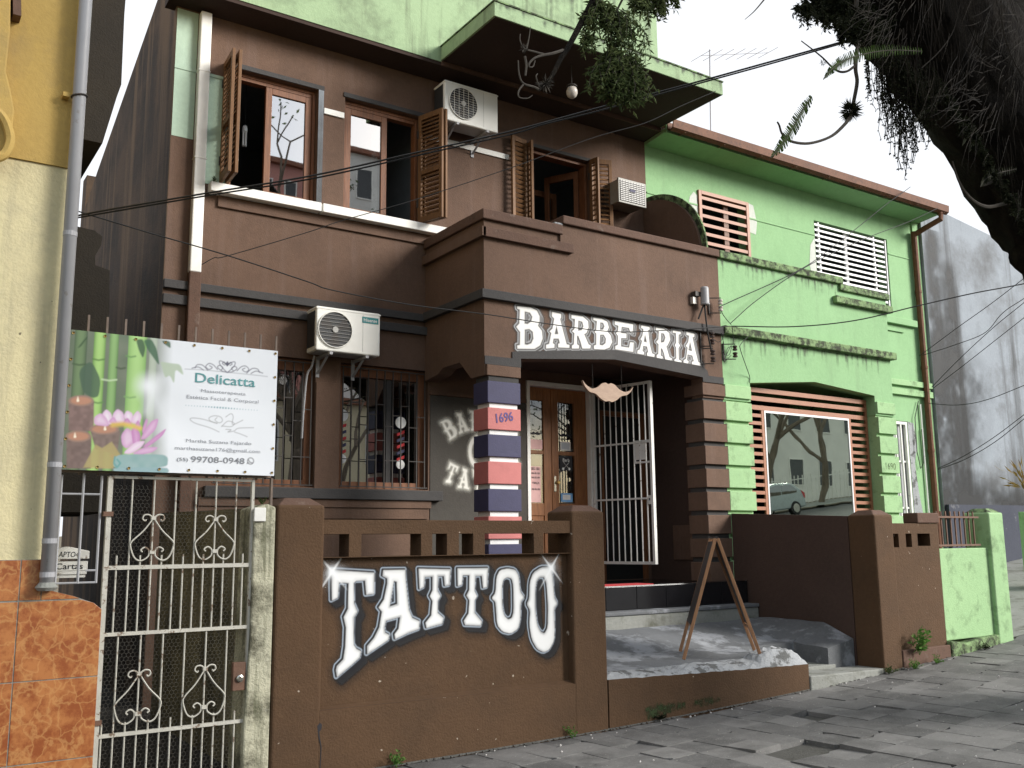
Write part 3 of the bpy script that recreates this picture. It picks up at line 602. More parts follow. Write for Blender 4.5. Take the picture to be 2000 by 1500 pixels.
# ================================================================== BROWN HOUSE
bh = thing('brown_house', 'two-storey brown house with barber shop porch, balcony and dark grey bands', 'house', (5.8, FC, .3))
HOLES = [(3.04, 4.06, 5.46, 6.88), (4.40, 5.42, 5.46, 6.88), (7.04, 8.12, 4.35, 6.88),
         (2.98, 4.11, 2.22, 3.65), (4.41, 5.55, 2.22, 3.65), (6.98, 8.10, 1.09, 3.64), (8.2, 9.0, 1.09, 3.35)]
wall_grid(2.41, XM, -.2, 7.42, HOLES, FC, FC + .22).build('front_wall', 'brown_plaster', bh)
# left flank wall, blackened by damp
MB().prism([(10.072, -.3), (10.072, 8.35), (11.0, 7.98), (14.2, 6.92), (15.2, 6.55), (15.2, -.3)], 2.405, 2.62, 'x').build('flank_wall', 'side_wall', bh)
B(2.43, 2.8, 15.2, 15.5, 3, 7.2).build('chimney', 'side_wall', bh)
def room(name, x0, x1, y0, y1, z0, z1, mat, parent):
    v = [(x0, y0, z0), (x1, y0, z0), (x1, y1, z0), (x0, y1, z0), (x0, y0, z1), (x1, y0, z1), (x1, y1, z1), (x0, y1, z1)]
    return mesh_obj(name, v, [(0, 1, 2, 3), (7, 6, 5, 4), (1, 5, 6, 2), (2, 6, 7, 3), (3, 7, 4, 0)], mat, parent)
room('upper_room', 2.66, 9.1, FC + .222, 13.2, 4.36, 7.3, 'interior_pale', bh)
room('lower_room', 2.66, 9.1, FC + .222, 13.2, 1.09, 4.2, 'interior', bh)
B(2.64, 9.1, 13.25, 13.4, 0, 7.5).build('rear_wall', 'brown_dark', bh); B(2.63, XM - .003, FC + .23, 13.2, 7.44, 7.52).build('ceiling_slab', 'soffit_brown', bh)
B(5.56, 5.64, FC + .23, 13.2, 4.37, 7.29).build('partition', 'interior_pale', bh)
# eave, green parapet and the canopy slab
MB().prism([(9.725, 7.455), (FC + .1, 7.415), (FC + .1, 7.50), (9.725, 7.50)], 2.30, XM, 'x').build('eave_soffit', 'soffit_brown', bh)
B(2.30, XM, 9.715, 9.90, 7.50, 9.35).build('parapet', 'pale_green', bh)
B(2.29, XM + .01, 9.70, 9.93, 9.352, 9.42).build('parapet_coping', 'step_concrete', bh)
B(5.52, XM - .002, 9.702, 9.724, 7.452, 7.507).build('eave_edge', 'brown_worn', bh)
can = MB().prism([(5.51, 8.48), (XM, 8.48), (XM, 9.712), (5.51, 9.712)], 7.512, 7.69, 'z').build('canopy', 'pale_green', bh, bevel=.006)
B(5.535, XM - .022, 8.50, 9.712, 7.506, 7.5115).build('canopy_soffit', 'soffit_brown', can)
B(5.50, XM + .006, 8.468, 9.712, 7.6905, 7.708).build('canopy_edge', 'green_moss', can)
def drips(name, x0, x1, ztop, h, Y, parent, n, seed, col=(.03, .035, .022), res=.008):
    r_ = np.random.default_rng(seed); cv_ = Canvas(x0, x1, ztop - h, ztop, res); nz = noise2(cv_, .05, seed + 1)
    for q in range(n):
        cx = r_.uniform(x0, x1); w = r_.uniform(.008, .03); ln = r_.uniform(.2, 1.) * h; t_ = (ztop - cv_.V) / ln
        cv_.over(col, r_.uniform(.35, .9) * np.clip(1 - t_, 0, 1) * np.exp(-((cv_.U - cx + .015 * (nz - .5)) / (w * (1 - .5 * np.clip(t_, 0, 1)))) ** 2) * np.clip(nz * 1.6, 0, 1))
    cv_.over(col, .75 * np.exp(-((ztop - cv_.V) / .018)) * np.clip(nz * 2.2 - .5, 0, 1))
    cv_.build(name, 'paint_print', parent, lambda u, v: np.stack([u, np.full_like(u, Y), v], 1))
drips('mildew', 5.52, XM - .01, 7.688, .17, 8.4785, can, 46, 5); drips('mildew', 2.4, XM - .02, 9.35, 1.4, 9.7135, bh, 60, 9, (.05, .06, .04), .02)
# painted strips at the left corner (old mint colour) and downpipe
B(2.412, 2.64, FC - .004, FC, 5.93, 7.40).build('mint_strip', 'mint', bh); B(2.775, 3.02, FC - .004, FC, 5.465, 6.70).build('mint_strip', 'mint', bh)
B(2.41, 2.95, FC - .011, FC, 6.70, 6.735).build('ledge', 'mint', bh)
dp = B(2.645, 2.765, FC - .10, FC - .005, 4.44, 7.40).build('downpipe', 'white_sill', bh, bevel=.012)
B(2.642, 2.768, FC - .103, FC - .004, .3, 4.44).build('lower_pipe', 'brown_worn', dp, bevel=.012)
for z in (5.7, 6.7): B(2.641, 2.769, FC - .103, FC - .003, z, z + .012).build('pipe_clip', 'white_sill', dp)
# grey bands
B(2.40, 5.505, FC - .06, FC - .001, 4.245, 4.335).build('band', 'charcoal', bh, bevel=.006); B(2.40, 5.575, FC - .055, FC - .001, 4.08, 4.18).build('band', 'charcoal', bh, bevel=.006)
# white sill, raised panel below, white strips
for a, b in ((2.82, 4.08), (4.10, 5.76)): B(a, b, FC - .13, FC + .10, 5.355, 5.457).build('white_sill', 'white_sill', bh, bevel=.006)
B(2.93, 5.62, FC - .03, FC - .001, 5.225, 5.352).build('sill_moulding', 'brown_plaster', bh, bevel=.004)
for a, b in ((4.13, 4.385), (5.46, 6.74)): B(a, b, FC - .022, FC - .001, 6.60, 6.672).build('white_strip', 'white_sill', bh, bevel=.004)
# upper window surrounds (grey reveals)
for a, b in ((3.04, 4.06), (4.40, 5.42)):
    B(a - .02, b + .07, FC - .014, FC - .001, 6.885, 6.94).build('window_head', 'charcoal', bh)
B(4.062, 4.125, FC - .013, FC - .001, 5.46, 6.884).build('window_jamb', 'grey_wall', bh)
B(7.0, 8.16, FC - .013, FC - .001, 6.885, 6.93).build('window_head', 'charcoal', bh)
def sash(parent, name, x0, x1, z0, z1, y, fw=.075, t=.045, pane='pane', mat='sash_wood', mid=()):
    m = MB().box(x0, x0 + fw, y, y + t, z0, z1).box(x1 - fw, x1, y, y + t, z0, z1).box(x0 + fw, x1 - fw, y, y + t, z0, z0 + fw).box(x0 + fw, x1 - fw, y, y + t, z1 - fw, z1)
    for z in mid: m.box(x0 + fw, x1 - fw, y, y + t, z - .025, z + .025)
    s = m.build(name, mat, parent, bevel=.004)
    B(x0 + fw - .004, x1 - fw + .004, y + t * .45, y + t * .55, z0 + fw - .004, z1 - fw + .004).build('pane', pane, s); return s
def frame(parent, name, x0, x1, z0, z1, y0, y1, w, mat):
    return MB().box(x0, x0 + w, y0, y1, z0, z1).box(x1 - w, x1, y0, y1, z0, z1).box(x0 + w, x1 - w, y0, y1, z1 - w, z1).build(name, mat, parent, bevel=.003)
frame(bh, 'window_frame', 3.05, 4.055, 5.46, 6.875, FC + .07, FC + .18, .035, 'sash_wood'); frame(bh, 'window_frame', 4.405, 5.415, 5.46, 6.875, FC + .07, FC + .18, .035, 'sash_wood')
sash(bh, 'window_sash', 3.46, 4.015, 5.475, 6.80, FC + .085); sash(bh, 'window_sash', 4.445, 5.0, 5.475, 6.80, FC + .085)
B(3.09, 4.015, FC + .08, FC + .17, 6.80, 6.838).build('window_rail', 'sash_wood', bh); B(4.445, 5.375, FC + .08, FC + .17, 6.80, 6.838).build('window_rail', 'sash_wood', bh)
B(4.90, 4.98, FC + .3, FC + .32, 5.4, 6.9).build('curtain', 'lamp_white', bh)
# louvred shutters: one leaf built, its slats shared
slat_me = None
def shutter_leaf(parent, hinge, ang, width, z0, z1, nslat=22):
    global slat_me
    piv = Matrix.Translation(Vector((hinge[0], hinge[1], 0))) @ Matrix.Rotation(ang, 4, 'Z'); fw = .05; t = .034; h = z1 - z0
    m = MB().box(0, fw, -t / 2, t / 2, z0, z1).box(width - fw, width, -t / 2, t / 2, z0, z1).box(fw, width - fw, -t / 2, t / 2, z0, z0 + .08).box(fw, width - fw, -t / 2, t / 2, z1 - .07, z1).box(fw, width - fw, -t / 2, t / 2, z0 + h * .44, z0 + h * .44 + .06)
    m.v = [tuple(piv @ Vector(v)) for v in m.v]; lf = m.build('shutter', 'shutter_wood', parent, bevel=.003)
    sm = MB().box(fw - .004, width - fw + .004, -.004, .004, -.021, .021); me = bpy.data.meshes.new('slat'); me.from_pydata(sm.v, [], sm.f); me.materials.append(M['shutter_wood'])
    lo = [z0 + .08 + .028, z0 + h * .44 - .028]; hi = [z0 + h * .44 + .06 + .028, z1 - .07 - .028]; n1 = int(nslat * .45)
    for (a, b), n in ((lo, n1), (hi, nslat - n1)):
        for q in range(n):
            o = bpy.data.objects.new('slat', me); C.objects.link(o)
            o.matrix_world = piv @ Matrix.Translation((0, 0, a + (b - a) * q / (n - 1))) @ Matrix.Rotation(math.radians(-38), 4, 'X'); put(o, lf)
    for z in (z0 + .25, z1 - .25):
        hg = MB().box(-.012, .012, -.03, .03, z - .05, z + .05); hg.v = [tuple(piv @ Vector(v)) for v in hg.v]; hg.build('hinge', 'dark_iron', lf)
    return lf
shutter_leaf(bh, (2.955, FC - .005), math.radians(-94), .40, 5.50, 6.90); shutter_leaf(bh, (3.02, FC - .005), math.radians(-93), .40, 5.50, 6.90)
shutter_leaf(bh, (5.40, FC - .005), math.radians(-72), .40, 5.48, 6.88); shutter_leaf(bh, (5.455, FC - .005), math.radians(-72), .40, 5.48, 6.88)
shutter_leaf(bh, (7.02, FC - .03), math.radians(-168), .29, 4.5, 6.93, 34); shutter_leaf(bh, (7.05, FC - .025), math.radians(-100), .13, 4.5, 6.9, 30)
shutter_leaf(bh, (8.13, FC - .03), math.radians(-20), .30, 4.5, 6.92, 34); shutter_leaf(bh, (8.11, FC - .02), math.radians(-80), .16, 4.5, 6.9, 30)
# balcony door leaf opened inwards
frame(bh, 'door_frame', 7.045, 8.115, 4.37, 6.87, FC + .06, FC + .2, .04, 'sash_wood')
dl = MB().box(0, .07, -.02, .02, 4.4, 6.8).box(.46, .53, -.02, .02, 4.4, 6.8).box(.07, .46, -.02, .02, 6.7, 6.8).box(.07, .46, -.02, .02, 4.4, 5.3)
mm = Matrix.Translation((8.07, FC + .2, 0)) @ Matrix.Rotation(math.radians(118), 4, 'Z'); dl.v = [tuple(mm @ Vector(v)) for v in dl.v]; dl.build('balcony_door', 'sash_wood', bh, bevel=.003)
MB().box(7.45, 7.52, FC + .75, FC + .80, 4.4, 6.55).box(8.02, 8.09, FC + .75, FC + .80, 4.4, 6.55).box(7.45, 8.09, FC + .75, FC + .80, 6.55, 6.63).build('inner_door_frame', 'sash_wood', bh)
# lower windows: timber, glass and iron grilles
for n_, (a, b) in enumerate(((2.98, 4.11), (4.41, 5.55))):
    fr = MB().box(a, a + .07, FC + .09, FC + .2, 2.22, 3.65).box(b - .09, b, FC + .09, FC + .2, 2.22, 3.65).box(a + .07, b - .09, FC + .09, FC + .2, 3.52, 3.65).box(a + .07, b - .09, FC + .09, FC + .2, 2.22, 2.30).build('lower_window', 'sash_wood', bh, bevel=.004)
    B(a + .065, b - .085, FC + .14, FC + .15, 2.295, 3.525).build('pane', 'pane_dark', fr)
    B((a + b) / 2 - .03 + .1, (a + b) / 2 + .03 + .1, FC + .115, FC + .18, 2.30, 3.52).build('mullion', 'charcoal', fr)
    g = MB().box(a + .01, b - .01, FC + .0, FC + .012, 3.60, 3.612).build('window_grille', 'dark_iron', bh); B(a + .01, b - .01, FC + .0, FC + .012, 2.235, 2.247).build('bar', 'dark_iron', g)
    nb = 11; rr = random.Random(3 + n_)
    for q in range(nb):
        x = a + .04 + (b - a - .08) * q / (nb - 1); MB().box(x - .006, x + .006, FC + .013, FC + .025, 2.235, 3.61).build('bar', 'dark_iron', g)
        if q < nb - 1:
            w = (b - a - .08) / (nb - 1)
            for z in ((2.55, 3.08), (2.78, 3.2), (2.55, 2.95))[q % 3]: MB().box(x + .006, x + w - .006, FC + .013, FC + .023, z - .005, z + .005).build('bar', 'dark_iron', g)
    if n_ == 1:
        for x, z0, z1 in ((4.50, 2.55, 3.06), (5.25, 2.50, 3.02)):           # barber-pole transfers on the glass
            st = MB().lathe([(.07, 0), (.07, .003)], (x, FC + .130, z1), 20, 'y').build('sticker', 'lamp_white', fr)
            for q in range(5):
                zz = z1 - .09 - q * .075; MB().prism([(x - .05, zz - .04), (x + .05, zz), (x + .05, zz - .035), (x - .05, zz - .075)], FC + .131, FC + .133).build('stripe', ('rug_red', 'navy_paint')[q % 2], st)
            MB().lathe([(.055, 0), (.055, .003)], (x, FC + .130, z1 - .50), 20, 'y').build('sticker', 'lamp_white', fr)
B(2.90, 5.71, FC - .085, FC - .001, 2.09, 2.205).build('window_sill', 'charcoal', bh, bevel=.008)
B(2.85, 5.57, FC - .05, FC - .001, 2.0, 2.088).build('sill_ledge', 'brown_plaster', bh, bevel=.004); B(2.85, 5.54, FC - .03, FC - .001, 1.875, 1.998).build('sill_ledge', 'brown_plaster', bh, bevel=.004)
B(4.115, 4.405, FC - .012, FC - .001, 2.206, 3.40).build('window_pier', 'brown_plaster', bh, bevel=.004)
# dark grey panel with the round emblem inside the porch
B(5.575, 6.975, FC - .008, FC - .0005, 1.09, 3.36).build('dark_panel', 'charcoal_wall', bh); B(5.56, 6.97, FC - .03, FC - .001, 3.362, 3.41).build('panel_ledge', 'brown_plaster', bh, bevel=.003)
paint_emblem(bh)
# ---- porch
ARCH = [(5.975, 3.62), (7.34, 3.745), (8.795, 3.655)]
MB().prism([(5.50, 3.40), (5.975, 3.40)] + ARCH + [(8.795, 3.40), (XM, 3.40), (XM, 5.30), (6.60, 5.30), (6.60, 5.16), (5.50, 5.16)], PP, PP + .20).build('porch_front', 'brown_plaster', bh)
# return wall with its own flat arch
MB().prism([(PP + .201, 3.40), (9.0, 3.40), (9.25, 3.62), (9.62, 3.62), (9.75, 3.56), (FC - .001, 3.52), (FC - .001, 5.16), (PP + .201, 5.16)], 5.50, 5.68, 'x').build('porch_return', 'brown_plaster', bh)
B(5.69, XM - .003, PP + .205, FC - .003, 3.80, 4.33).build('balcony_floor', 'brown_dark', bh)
B(5.465, 6.575, PP - .045, PP + .24, 5.162, 5.28).build('coping', 'brown_worn', bh, bevel=.012); B(5.465, 5.72, PP + .241, FC - .002, 5.162, 5.28).build('coping', 'brown_worn', bh, bevel=.012)
B(6.582, XM + .0, PP - .045, PP + .24, 5.302, 5.405).build('coping', 'brown_worn', bh, bevel=.012)
MB().box(6.47, 6.60, PP - .02, PP + .2, 5.283, 5.31).build('mortar_patch', 'white_break', bh, bevel=.01)
MB().box(5.46, 6.72, PP - .055, PP - .0005, 4.955, 5.065).build('moulding', 'brown_worn', bh, bevel=.005); MB().box(5.445, 5.4995, PP - .055, FC - .002, 4.955, 5.065).build('moulding', 'brown_plaster', bh, bevel=.005)
B(6.545, 6.66, PP - .028, PP - .0005, 5.066, 5.16).build('moulding', 'brown_plaster', bh, bevel=.004)
B(5.44, XM - .001, PP - .062, PP - .0005, 4.25, 4.35).build('band', 'charcoal', bh, bevel=.005); B(5.44, 5.4995, PP - .0, FC - .06, 4.25, 4.35).build('band', 'charcoal', bh, bevel=.005)
TR = [(5.86, 3.615), (5.86, 3.69), (5.93, 3.70), (7.34, 3.862), (8.80, 3.80), (8.88, 3.75), (8.90, 3.685), (XM - .001, 3.685), (XM - .001, 3.60), (8.795, 3.60)] + [(8.795, 3.657), (7.34, 3.747), (5.975, 3.622), (5.975, 3.52), (5.50, 3.52), (5.50, 3.612)]
MB().prism(TR, PP - .013, PP - .0005).build('arch_trim', 'charcoal', bh)
paint_barbearia(bh)
# barber-pole pier: stacked blocks with white joints
pier = B(5.56, 5.925, PP + .0, 8.96, 1.09, 3.52).build('pier_core', 'white_paint', bh)
MB().box(5.515, 5.96, PP - .03, 8.98, 3.395, 3.515).build('pier_block', 'brown_plaster', bh, bevel=.006); B(5.545, 5.94, PP - .01, 8.97, 3.336, 3.394).build('pier_joint', 'charcoal', bh)
for q in range(8):
    z1 = 3.335 - q * .2925; z0 = max(z1 - .238, 1.09)
    if z1 < 1.1: break
    B(5.52, 5.95, PP - .03, 8.985, z0, z1).build('pier_block', ('navy_paint', 'pink_paint')[q % 2], bh, bevel=.006)
c1 = Vector((5.735, PP - .034, 2.945)); text_mesh('house_number', '1696', 'purple_ink', bh, c1, (.93, 0, .16), (-.12, 0, 1), width=.225, height=.105, offset=.018)
# right-hand pier, brown half and its dark joints
B(8.80, XM - .002, PP + .02, 9.02, .6, 3.40).build('pier_core', 'charcoal', bh)
zs = [(3.43, 3.575)] + [(3.36 - q * .29 - .232, 3.36 - q * .29) for q in range(9)]
for a, b in zs: B(8.765, XM - .001, PP - .03, 9.03, max(a, .62), b).build('pier_block', 'brown_plaster', bh, bevel=.006)
B(8.105, 9.03, FC - .006, FC - .0005, 3.36, 3.79).build('dark_panel', 'black', bh); B(8.105, 8.195, FC - .006, FC - .0005, 1.09, 3.359).build('dark_panel', 'black', bh)  # black sheets put the porch's deep shade into the back wall's colour
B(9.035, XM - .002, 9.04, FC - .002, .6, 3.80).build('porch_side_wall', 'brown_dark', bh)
# round-topped wall between the two balconies
arc = [(PP + .245, 4.36), (PP + .245, 5.46)] + [(PP + .245 + 1.1 * (1 - math.cos(a)), 5.46 + 1.0 * math.sin(a)) for a in [math.pi / 2 * q / 14 for q in range(1, 15)]] + [(FC - .002, 6.47), (FC - .002, 4.36)]
MB().prism(arc, XM - .07, XM + .05, 'x').build('balcony_screen', 'brown_plaster', bh)
cap = MB(); edge = arc[1:-1]
for (a, b), (c, d) in zip(edge[:-1], edge[1:]): cap.bar((XM - .01, a - .008, b + .012), (XM - .01, c - .008, d + .012), .15, .026, (1, 0, 0))
cap.build('screen_coping', 'green_moss', bh)
# porch door: two glazed leaves in a white frame
MB().box(6.98, 7.03, FC - .02, FC + .14, 1.09, 3.60).box(8.0, 8.095, FC - .03, FC + .16, 1.09, 3.60).box(6.98, 8.095, FC - .03, FC + .16, 3.60, 3.66).build('door_surround', 'white_sill', bh, bevel=.004)
def door_leaf(x0, x1, p0, p1):
    m = MB(); y0, y1 = FC + .05, FC + .095
    m.box(x0, p0, y0, y1, 1.11, 3.595).box(p1, x1, y0, y1, 1.11, 3.595).box(p0, p1, y0, y1, 3.42, 3.595).box(p0, p1, y0, y1, 2.72, 2.77).box(p0, p1, y0, y1, 1.93, 2.09).box(p0, p1, y0, y1, 1.11, 1.27)
    l = m.build('door', 'door_wood', bh, bevel=.005)
    B(p0, p1, y0 + .014, y1 - .014, 1.27, 1.93).build('panel', 'door_wood', l); B(p0 + .025, p1 - .025, y0 + .004, y0 + .013, 1.31, 1.89).build('panel', 'door_wood', l, bevel=.006)
    B(p0 - .003, p1 + .003, y0 + .02, y0 + .026, 2.77, 3.42).build('pane', 'pane_clear', l); B(p0 - .003, p1 + .003, y0 + .02, y0 + .026, 2.09, 2.72).build('pane', 'pane_clear', l); return l
dl1 = door_leaf(7.035, 7.41, 7.075, 7.285); dl2 = door_leaf(7.415, 7.995, 7.525, 7.785)
yd = FC + .068
hd = B(7.44, 7.475, FC + .04, FC + .05, 2.24, 2.44).build('handle', 'chrome', dl2, bevel=.006); MB().lathe([(.02, 0), (.024, -.02), (.018, -.035)], (7.49, FC + .035, 2.36), 12, 'y').build('knob', 'brass', dl2)
MOU = [(0, .03), (.10, .10), (.17, .085), (.23, .045), (.30, .035), (.36, .075), (.42, .105), (.385, .03), (.30, -.035), (.2, -.06), (.10, -.055), (.03, -.03)]
MOU = [(x, z) for x, z in MOU] + [(-x, z) for x, z in MOU[::-1]]
def mous(cx, cz, s, y0, y1): return MB().prism([(cx + x * s, cz + z * s) for x, z in MOU[:-1]], y0, y1)
mous(7.17, 2.985, .25, yd - .004, yd - .002).build('sticker', 'ink', dl1); mous(7.655, 2.985, .27, yd - .004, yd - .002).build('sticker', 'ink', dl2)
B(7.085, 7.275, yd - .004, yd - .002, 2.785, 2.91).build('sticker', 'paper_pink', dl1); B(7.565, 7.735, yd - .004, yd - .002, 2.785, 2.90).build('sticker', 'paper', dl2); B(7.585, 7.715, yd - .0045, yd - .0042, 2.80, 2.885).build('sticker', 'rug_grey', dl2)
B(7.555, 7.755, yd - .004, yd - .002, 2.52, 2.715).build('sticker', 'ink', dl2)
sc_ = MB().bar((7.61, yd - .006, 2.545), (7.70, yd - .006, 2.63), .012, .002).bar((7.70, yd - .007, 2.545), (7.61, yd - .007, 2.63), .012, .002)
for x in (7.605, 7.705): sc_.lathe([(.018, 0), (.018, .001)], (x, yd - .006, 2.545), 12, 'y')
sc_.build('sticker', 'white_ink', dl2); text_mesh('lettering', 'Barb', 'white_ink', dl2, (7.655, yd - .006, 2.66), (1, 0, 0), (0, 0, 1), width=.11)
B(7.56, 7.75, yd - .004, yd - .002, 2.11, 2.225).build('sticker', 'blue_paper', dl2); B(7.59, 7.715, yd - .005, yd - .0042, 2.14, 2.205).build('sticker', 'paper', dl2)
B(7.08, 7.24, yd - .004, yd - .002, 2.10, 2.56).build('notice', 'paper_pink', dl1)
for z, s_, w in ((2.53, 'SEG - SEX', .13), (2.475, '10H ÀS 12H', .13), (2.42, '14H ÀS 19H', .13), (2.345, 'TERÇA', .115), (2.27, '14H ÀS 19H', .13)):
    text_mesh('lettering', s_, 'ink', dl1, (7.16, yd - .006, z), (1, 0, 0), (0, 0, 1), width=w, height=.032, offset=.02)
# side doorway in the porch, its leaf coloured black for the unlit opening
frame(bh, 'side_door_frame', 8.2, 9.0, 1.09, 3.35, FC + .02, FC + .12, .06, 'sash_wood'); B(8.26, 8.94, FC + .07, FC + .11, 1.09, 3.29).build('side_door', 'black', bh)
B(9.012, 9.034, 9.2, 9.6, 1.35, 1.8).build('meter_box', 'brown_plaster', bh, bevel=.004)
# ================================================================== GREEN HOUSE
gh = thing('green_house', 'bright green two-storey house with slatted windows and copper-brown gutter', 'house', (12.5, FC, .6))
XE = 15.86
wall_grid(XM + .001, XE, .0, 7.40, [(10.22, 11.32, 5.0, 6.90), (12.93, 14.93, 5.60, 6.91), (14.45, 15.12, 1.2, 3.62), (9.9, 12.3, 1.1, 3.75)], FC, FC + .22).build('front_wall', 'green_plaster', gh)
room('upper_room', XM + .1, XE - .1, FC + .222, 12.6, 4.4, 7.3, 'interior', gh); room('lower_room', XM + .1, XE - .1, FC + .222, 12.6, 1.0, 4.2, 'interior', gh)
B(XM + .003, XE, 12.62, 12.8, 0, 7.4).build('rear_wall', 'green_plaster', gh); B(XE - .003, XE + .1, FC + .23, 12.7, 0, 7.4).build('flank_wall', 'green_plaster', gh)
# groove lines and ledges
for a, b in ((XM + .01, 10.215), (11.325, 12.925), (14.94, 15.55)): B(a, b, FC - .012, FC - .0005, 6.635, 6.66).build('moulding', 'green_plaster', gh, bevel=.003)
B(12.88, 15.56, FC - .07, FC - .001, 5.35, 5.47).build('sill', 'green_plaster', gh, bevel=.006); B(12.9, 15.2, FC - .03, FC - .001, 5.22, 5.26).build('moulding', 'green_plaster', gh)
for a, b in ((4.08, 4.19), (4.25, 4.35)): B(12.79, XE + .03, FC - .06, FC - .001, a, b).build('band', 'green_worn', gh, bevel=.005)
B(XE - .17, XE + .02, FC - .028, FC - .001, .3, 7.38).build('corner_strip', 'green_plaster', gh, bevel=.005)
# eave, gutter, roof
MB().prism([(9.63, 7.42), (FC + .1, 7.36), (FC + .1, 7.47), (9.63, 7.47)], XM + .002, XE + .03, 'x').build('eave_soffit', 'green_plaster', gh)
B(XM + .004, XE + .03, 9.60, 9.629, 7.405, 7.53).build('fascia', 'green_plaster', gh)
gp = [(9.595, 7.44), (9.53, 7.405), (9.47, 7.44), (9.46, 7.56), (9.475, 7.565), (9.49, 7.45), (9.53, 7.425), (9.58, 7.455), (9.585, 7.56), (9.597, 7.56)]
gut = MB().prism(gp, XM + .02, XE + .12, 'x').build('gutter', 'copper_gutter', gh)
for q in range(9): B(9.4 + q * .8, 9.42 + q * .8, 9.455, 9.60, 7.40, 7.404).build('gutter_strap', 'copper_gutter', gut)
MB().prism([(9.60, 7.475), (12.5, 8.55), (12.5, 8.65), (9.60, 7.545)], XM + .02, XE + .06, 'x').build('roof', 'roof_tile', gh)
for q in range(26): MB().tube([(XM + .15 + q * .257, 9.80, 7.60), (XM + .15 + q * .257, 12.5, 8.76)], .06, 6).build('roof_tile', 'roof_tile', gh)
# copper downpipe with swan neck
MB().tube([(15.80, 9.53, 7.42), (15.80, 9.53, 7.30), (15.70, 9.8, 7.18), (15.66, FC - .07, 7.10)], .05, 8).build('downpipe_neck', 'copper_gutter', gh)
pp = MB().tube([(15.66, FC - .07, 7.16), (15.66, FC - .07, .5)], .052, 10).build('downpipe', 'copper_gutter', gh)
for z in (6.0, 4.6, 3.1): MB().tube([(15.66, FC - .07, z), (15.66, FC - .07, z + .05)], .06, 10).build('collar', 'copper_gutter', pp)
MB().tube([(15.50, FC - .03, 3.95), (15.50, FC - .03, 1.6)], .018, 6).build('conduit', 'white_sill', gh)
MB().tube([(15.45, FC - .03, 4.0), (15.3, FC - .04, 3.7), (15.28, FC - .04, 3.1), (15.35, FC - .04, 2.8), (15.45, FC - .04, 2.9), (15.47, FC - .04, 3.5)], .008, 5).build('loose_wire', 'cable', gh)
# plaster repairs beside the openings
def patch(pts, y, mat='white_patch'):
    MB().prism(pts, y - .004, y - .0005).build('plaster_patch', mat, gh)
patch([(10.0, 6.5), (10.05, 6.75), (10.14, 6.85), (10.21, 6.8), (10.21, 6.5), (10.1, 6.45)], FC); patch([(11.33, 6.9), (11.45, 6.88), (11.52, 6.6), (11.48, 6.4), (11.33, 6.42)], FC)
patch([(12.75, 6.1), (12.8, 6.45), (12.92, 6.6), (12.92, 5.9), (12.8, 5.9)], FC); patch([(15.125, 1.9), (15.125, 3.62), (15.3, 3.6), (15.36, 3.2), (15.25, 2.9), (15.3, 2.4), (15.38, 2.0)], FC, 'white_break')
# copper-brown slatted window
wf = frame(gh, 'window_screen', 10.22, 11.32, 4.95, 6.895, FC - .03, FC + .02, .06, 'lattice_brown')
for q in range(13): B(10.28, 11.26, FC - .022, FC - .006, 5.05 + q * .142, 5.10 + q * .142).build('slat', 'lattice_brown', wf)
B(10.9, 11.0, FC + .12, FC + .15, 5, 6.88).build('mullion', 'sash_wood', wf)
# white slatted window
wf = MB().box(12.94, 12.97, FC + .03, FC + .06, 5.61, 6.90).build('window_screen', 'slat_white', gh)
for x_ in (14.89, 13.05, 14.55): B(x_, x_ + .03, FC + .017, FC + .05, 5.61, 6.90).build('upright', 'slat_white', wf)
for q in range(14): B(12.94, 14.83, FC - .0, FC + .015, 5.62 + q * .0925, 5.656 + q * .0925).build('slat', 'slat_white', wf)
B(13.9, 13.97, FC + .14, FC + .17, 5.61, 6.90).build('mullion', 'slat_white', wf)
# white metal door beside the porch
dr = frame(gh, 'side_door', 14.46, 15.11, 1.2, 3.61, FC + .0, FC + .05, .05, 'white_metal')
for q in range(3): B(14.62 + q * .15, 14.65 + q * .15, FC + .005, FC + .03, 1.2, 3.56).build('bar', 'white_metal', dr)
for z in (2.9, 2.1): B(14.51, 15.06, FC + .031, FC + .045, z, z + .03).build('bar', 'white_metal', dr)
B(14.5, 15.07, FC + .06, FC + .07, 1.2, 3.58).build('panel', 'grey_pipe', dr)
drips('mildew', XM + .05, 11.6, 5.29, .30, PP - .0015, gh, 40, 21, (.06, .085, .045)); drips('mildew', XM + .05, 12.7, 4.262, .35, PP - .0015, gh, 60, 22, (.09, .13, .07)); drips('mildew', XE + .1, 20, 7.2, 4.6, 9.988, gh, 0, 1) if False else None
# ---- porch
XP = 12.78
GA = [(9.67, 3.66), (11.0, 3.785), (12.335, 3.69)]
MB().prism([(XM + .001, 3.40), (9.67, 3.40)] + GA + [(12.335, 3.40), (XP, 3.40), (XP, 5.20), (11.70, 5.20), (11.70, 5.295), (XM + .001, 5.295)], PP, PP + .2).build('porch_front', 'green_plaster', gh)
B(XP - .18, XP, PP + .201, FC - .001, 3.4, 5.2).build('porch_return', 'green_plaster', gh); B(XM + .003, XP - .181, PP + .205, FC - .003, 3.82, 4.33).build('balcony_floor', 'green_plaster', gh)
B(XM + .004, 11.725, PP - .05, PP + .24, 5.297, 5.405).build('coping', 'green_moss', gh, bevel=.015); B(11.66, XP + .05, PP - .045, PP + .24, 5.2015, 5.2955).build('coping', 'green_moss', gh, bevel=.012)
B(11.51, XP + .07, PP - .075, PP - .0005, 4.995, 5.10).build('moulding', 'green_moss', gh, bevel=.01); B(XP + .0005, XP + .07, PP - .0, FC - .07, 4.995, 5.10).build('moulding', 'green_plaster', gh, bevel=.01)
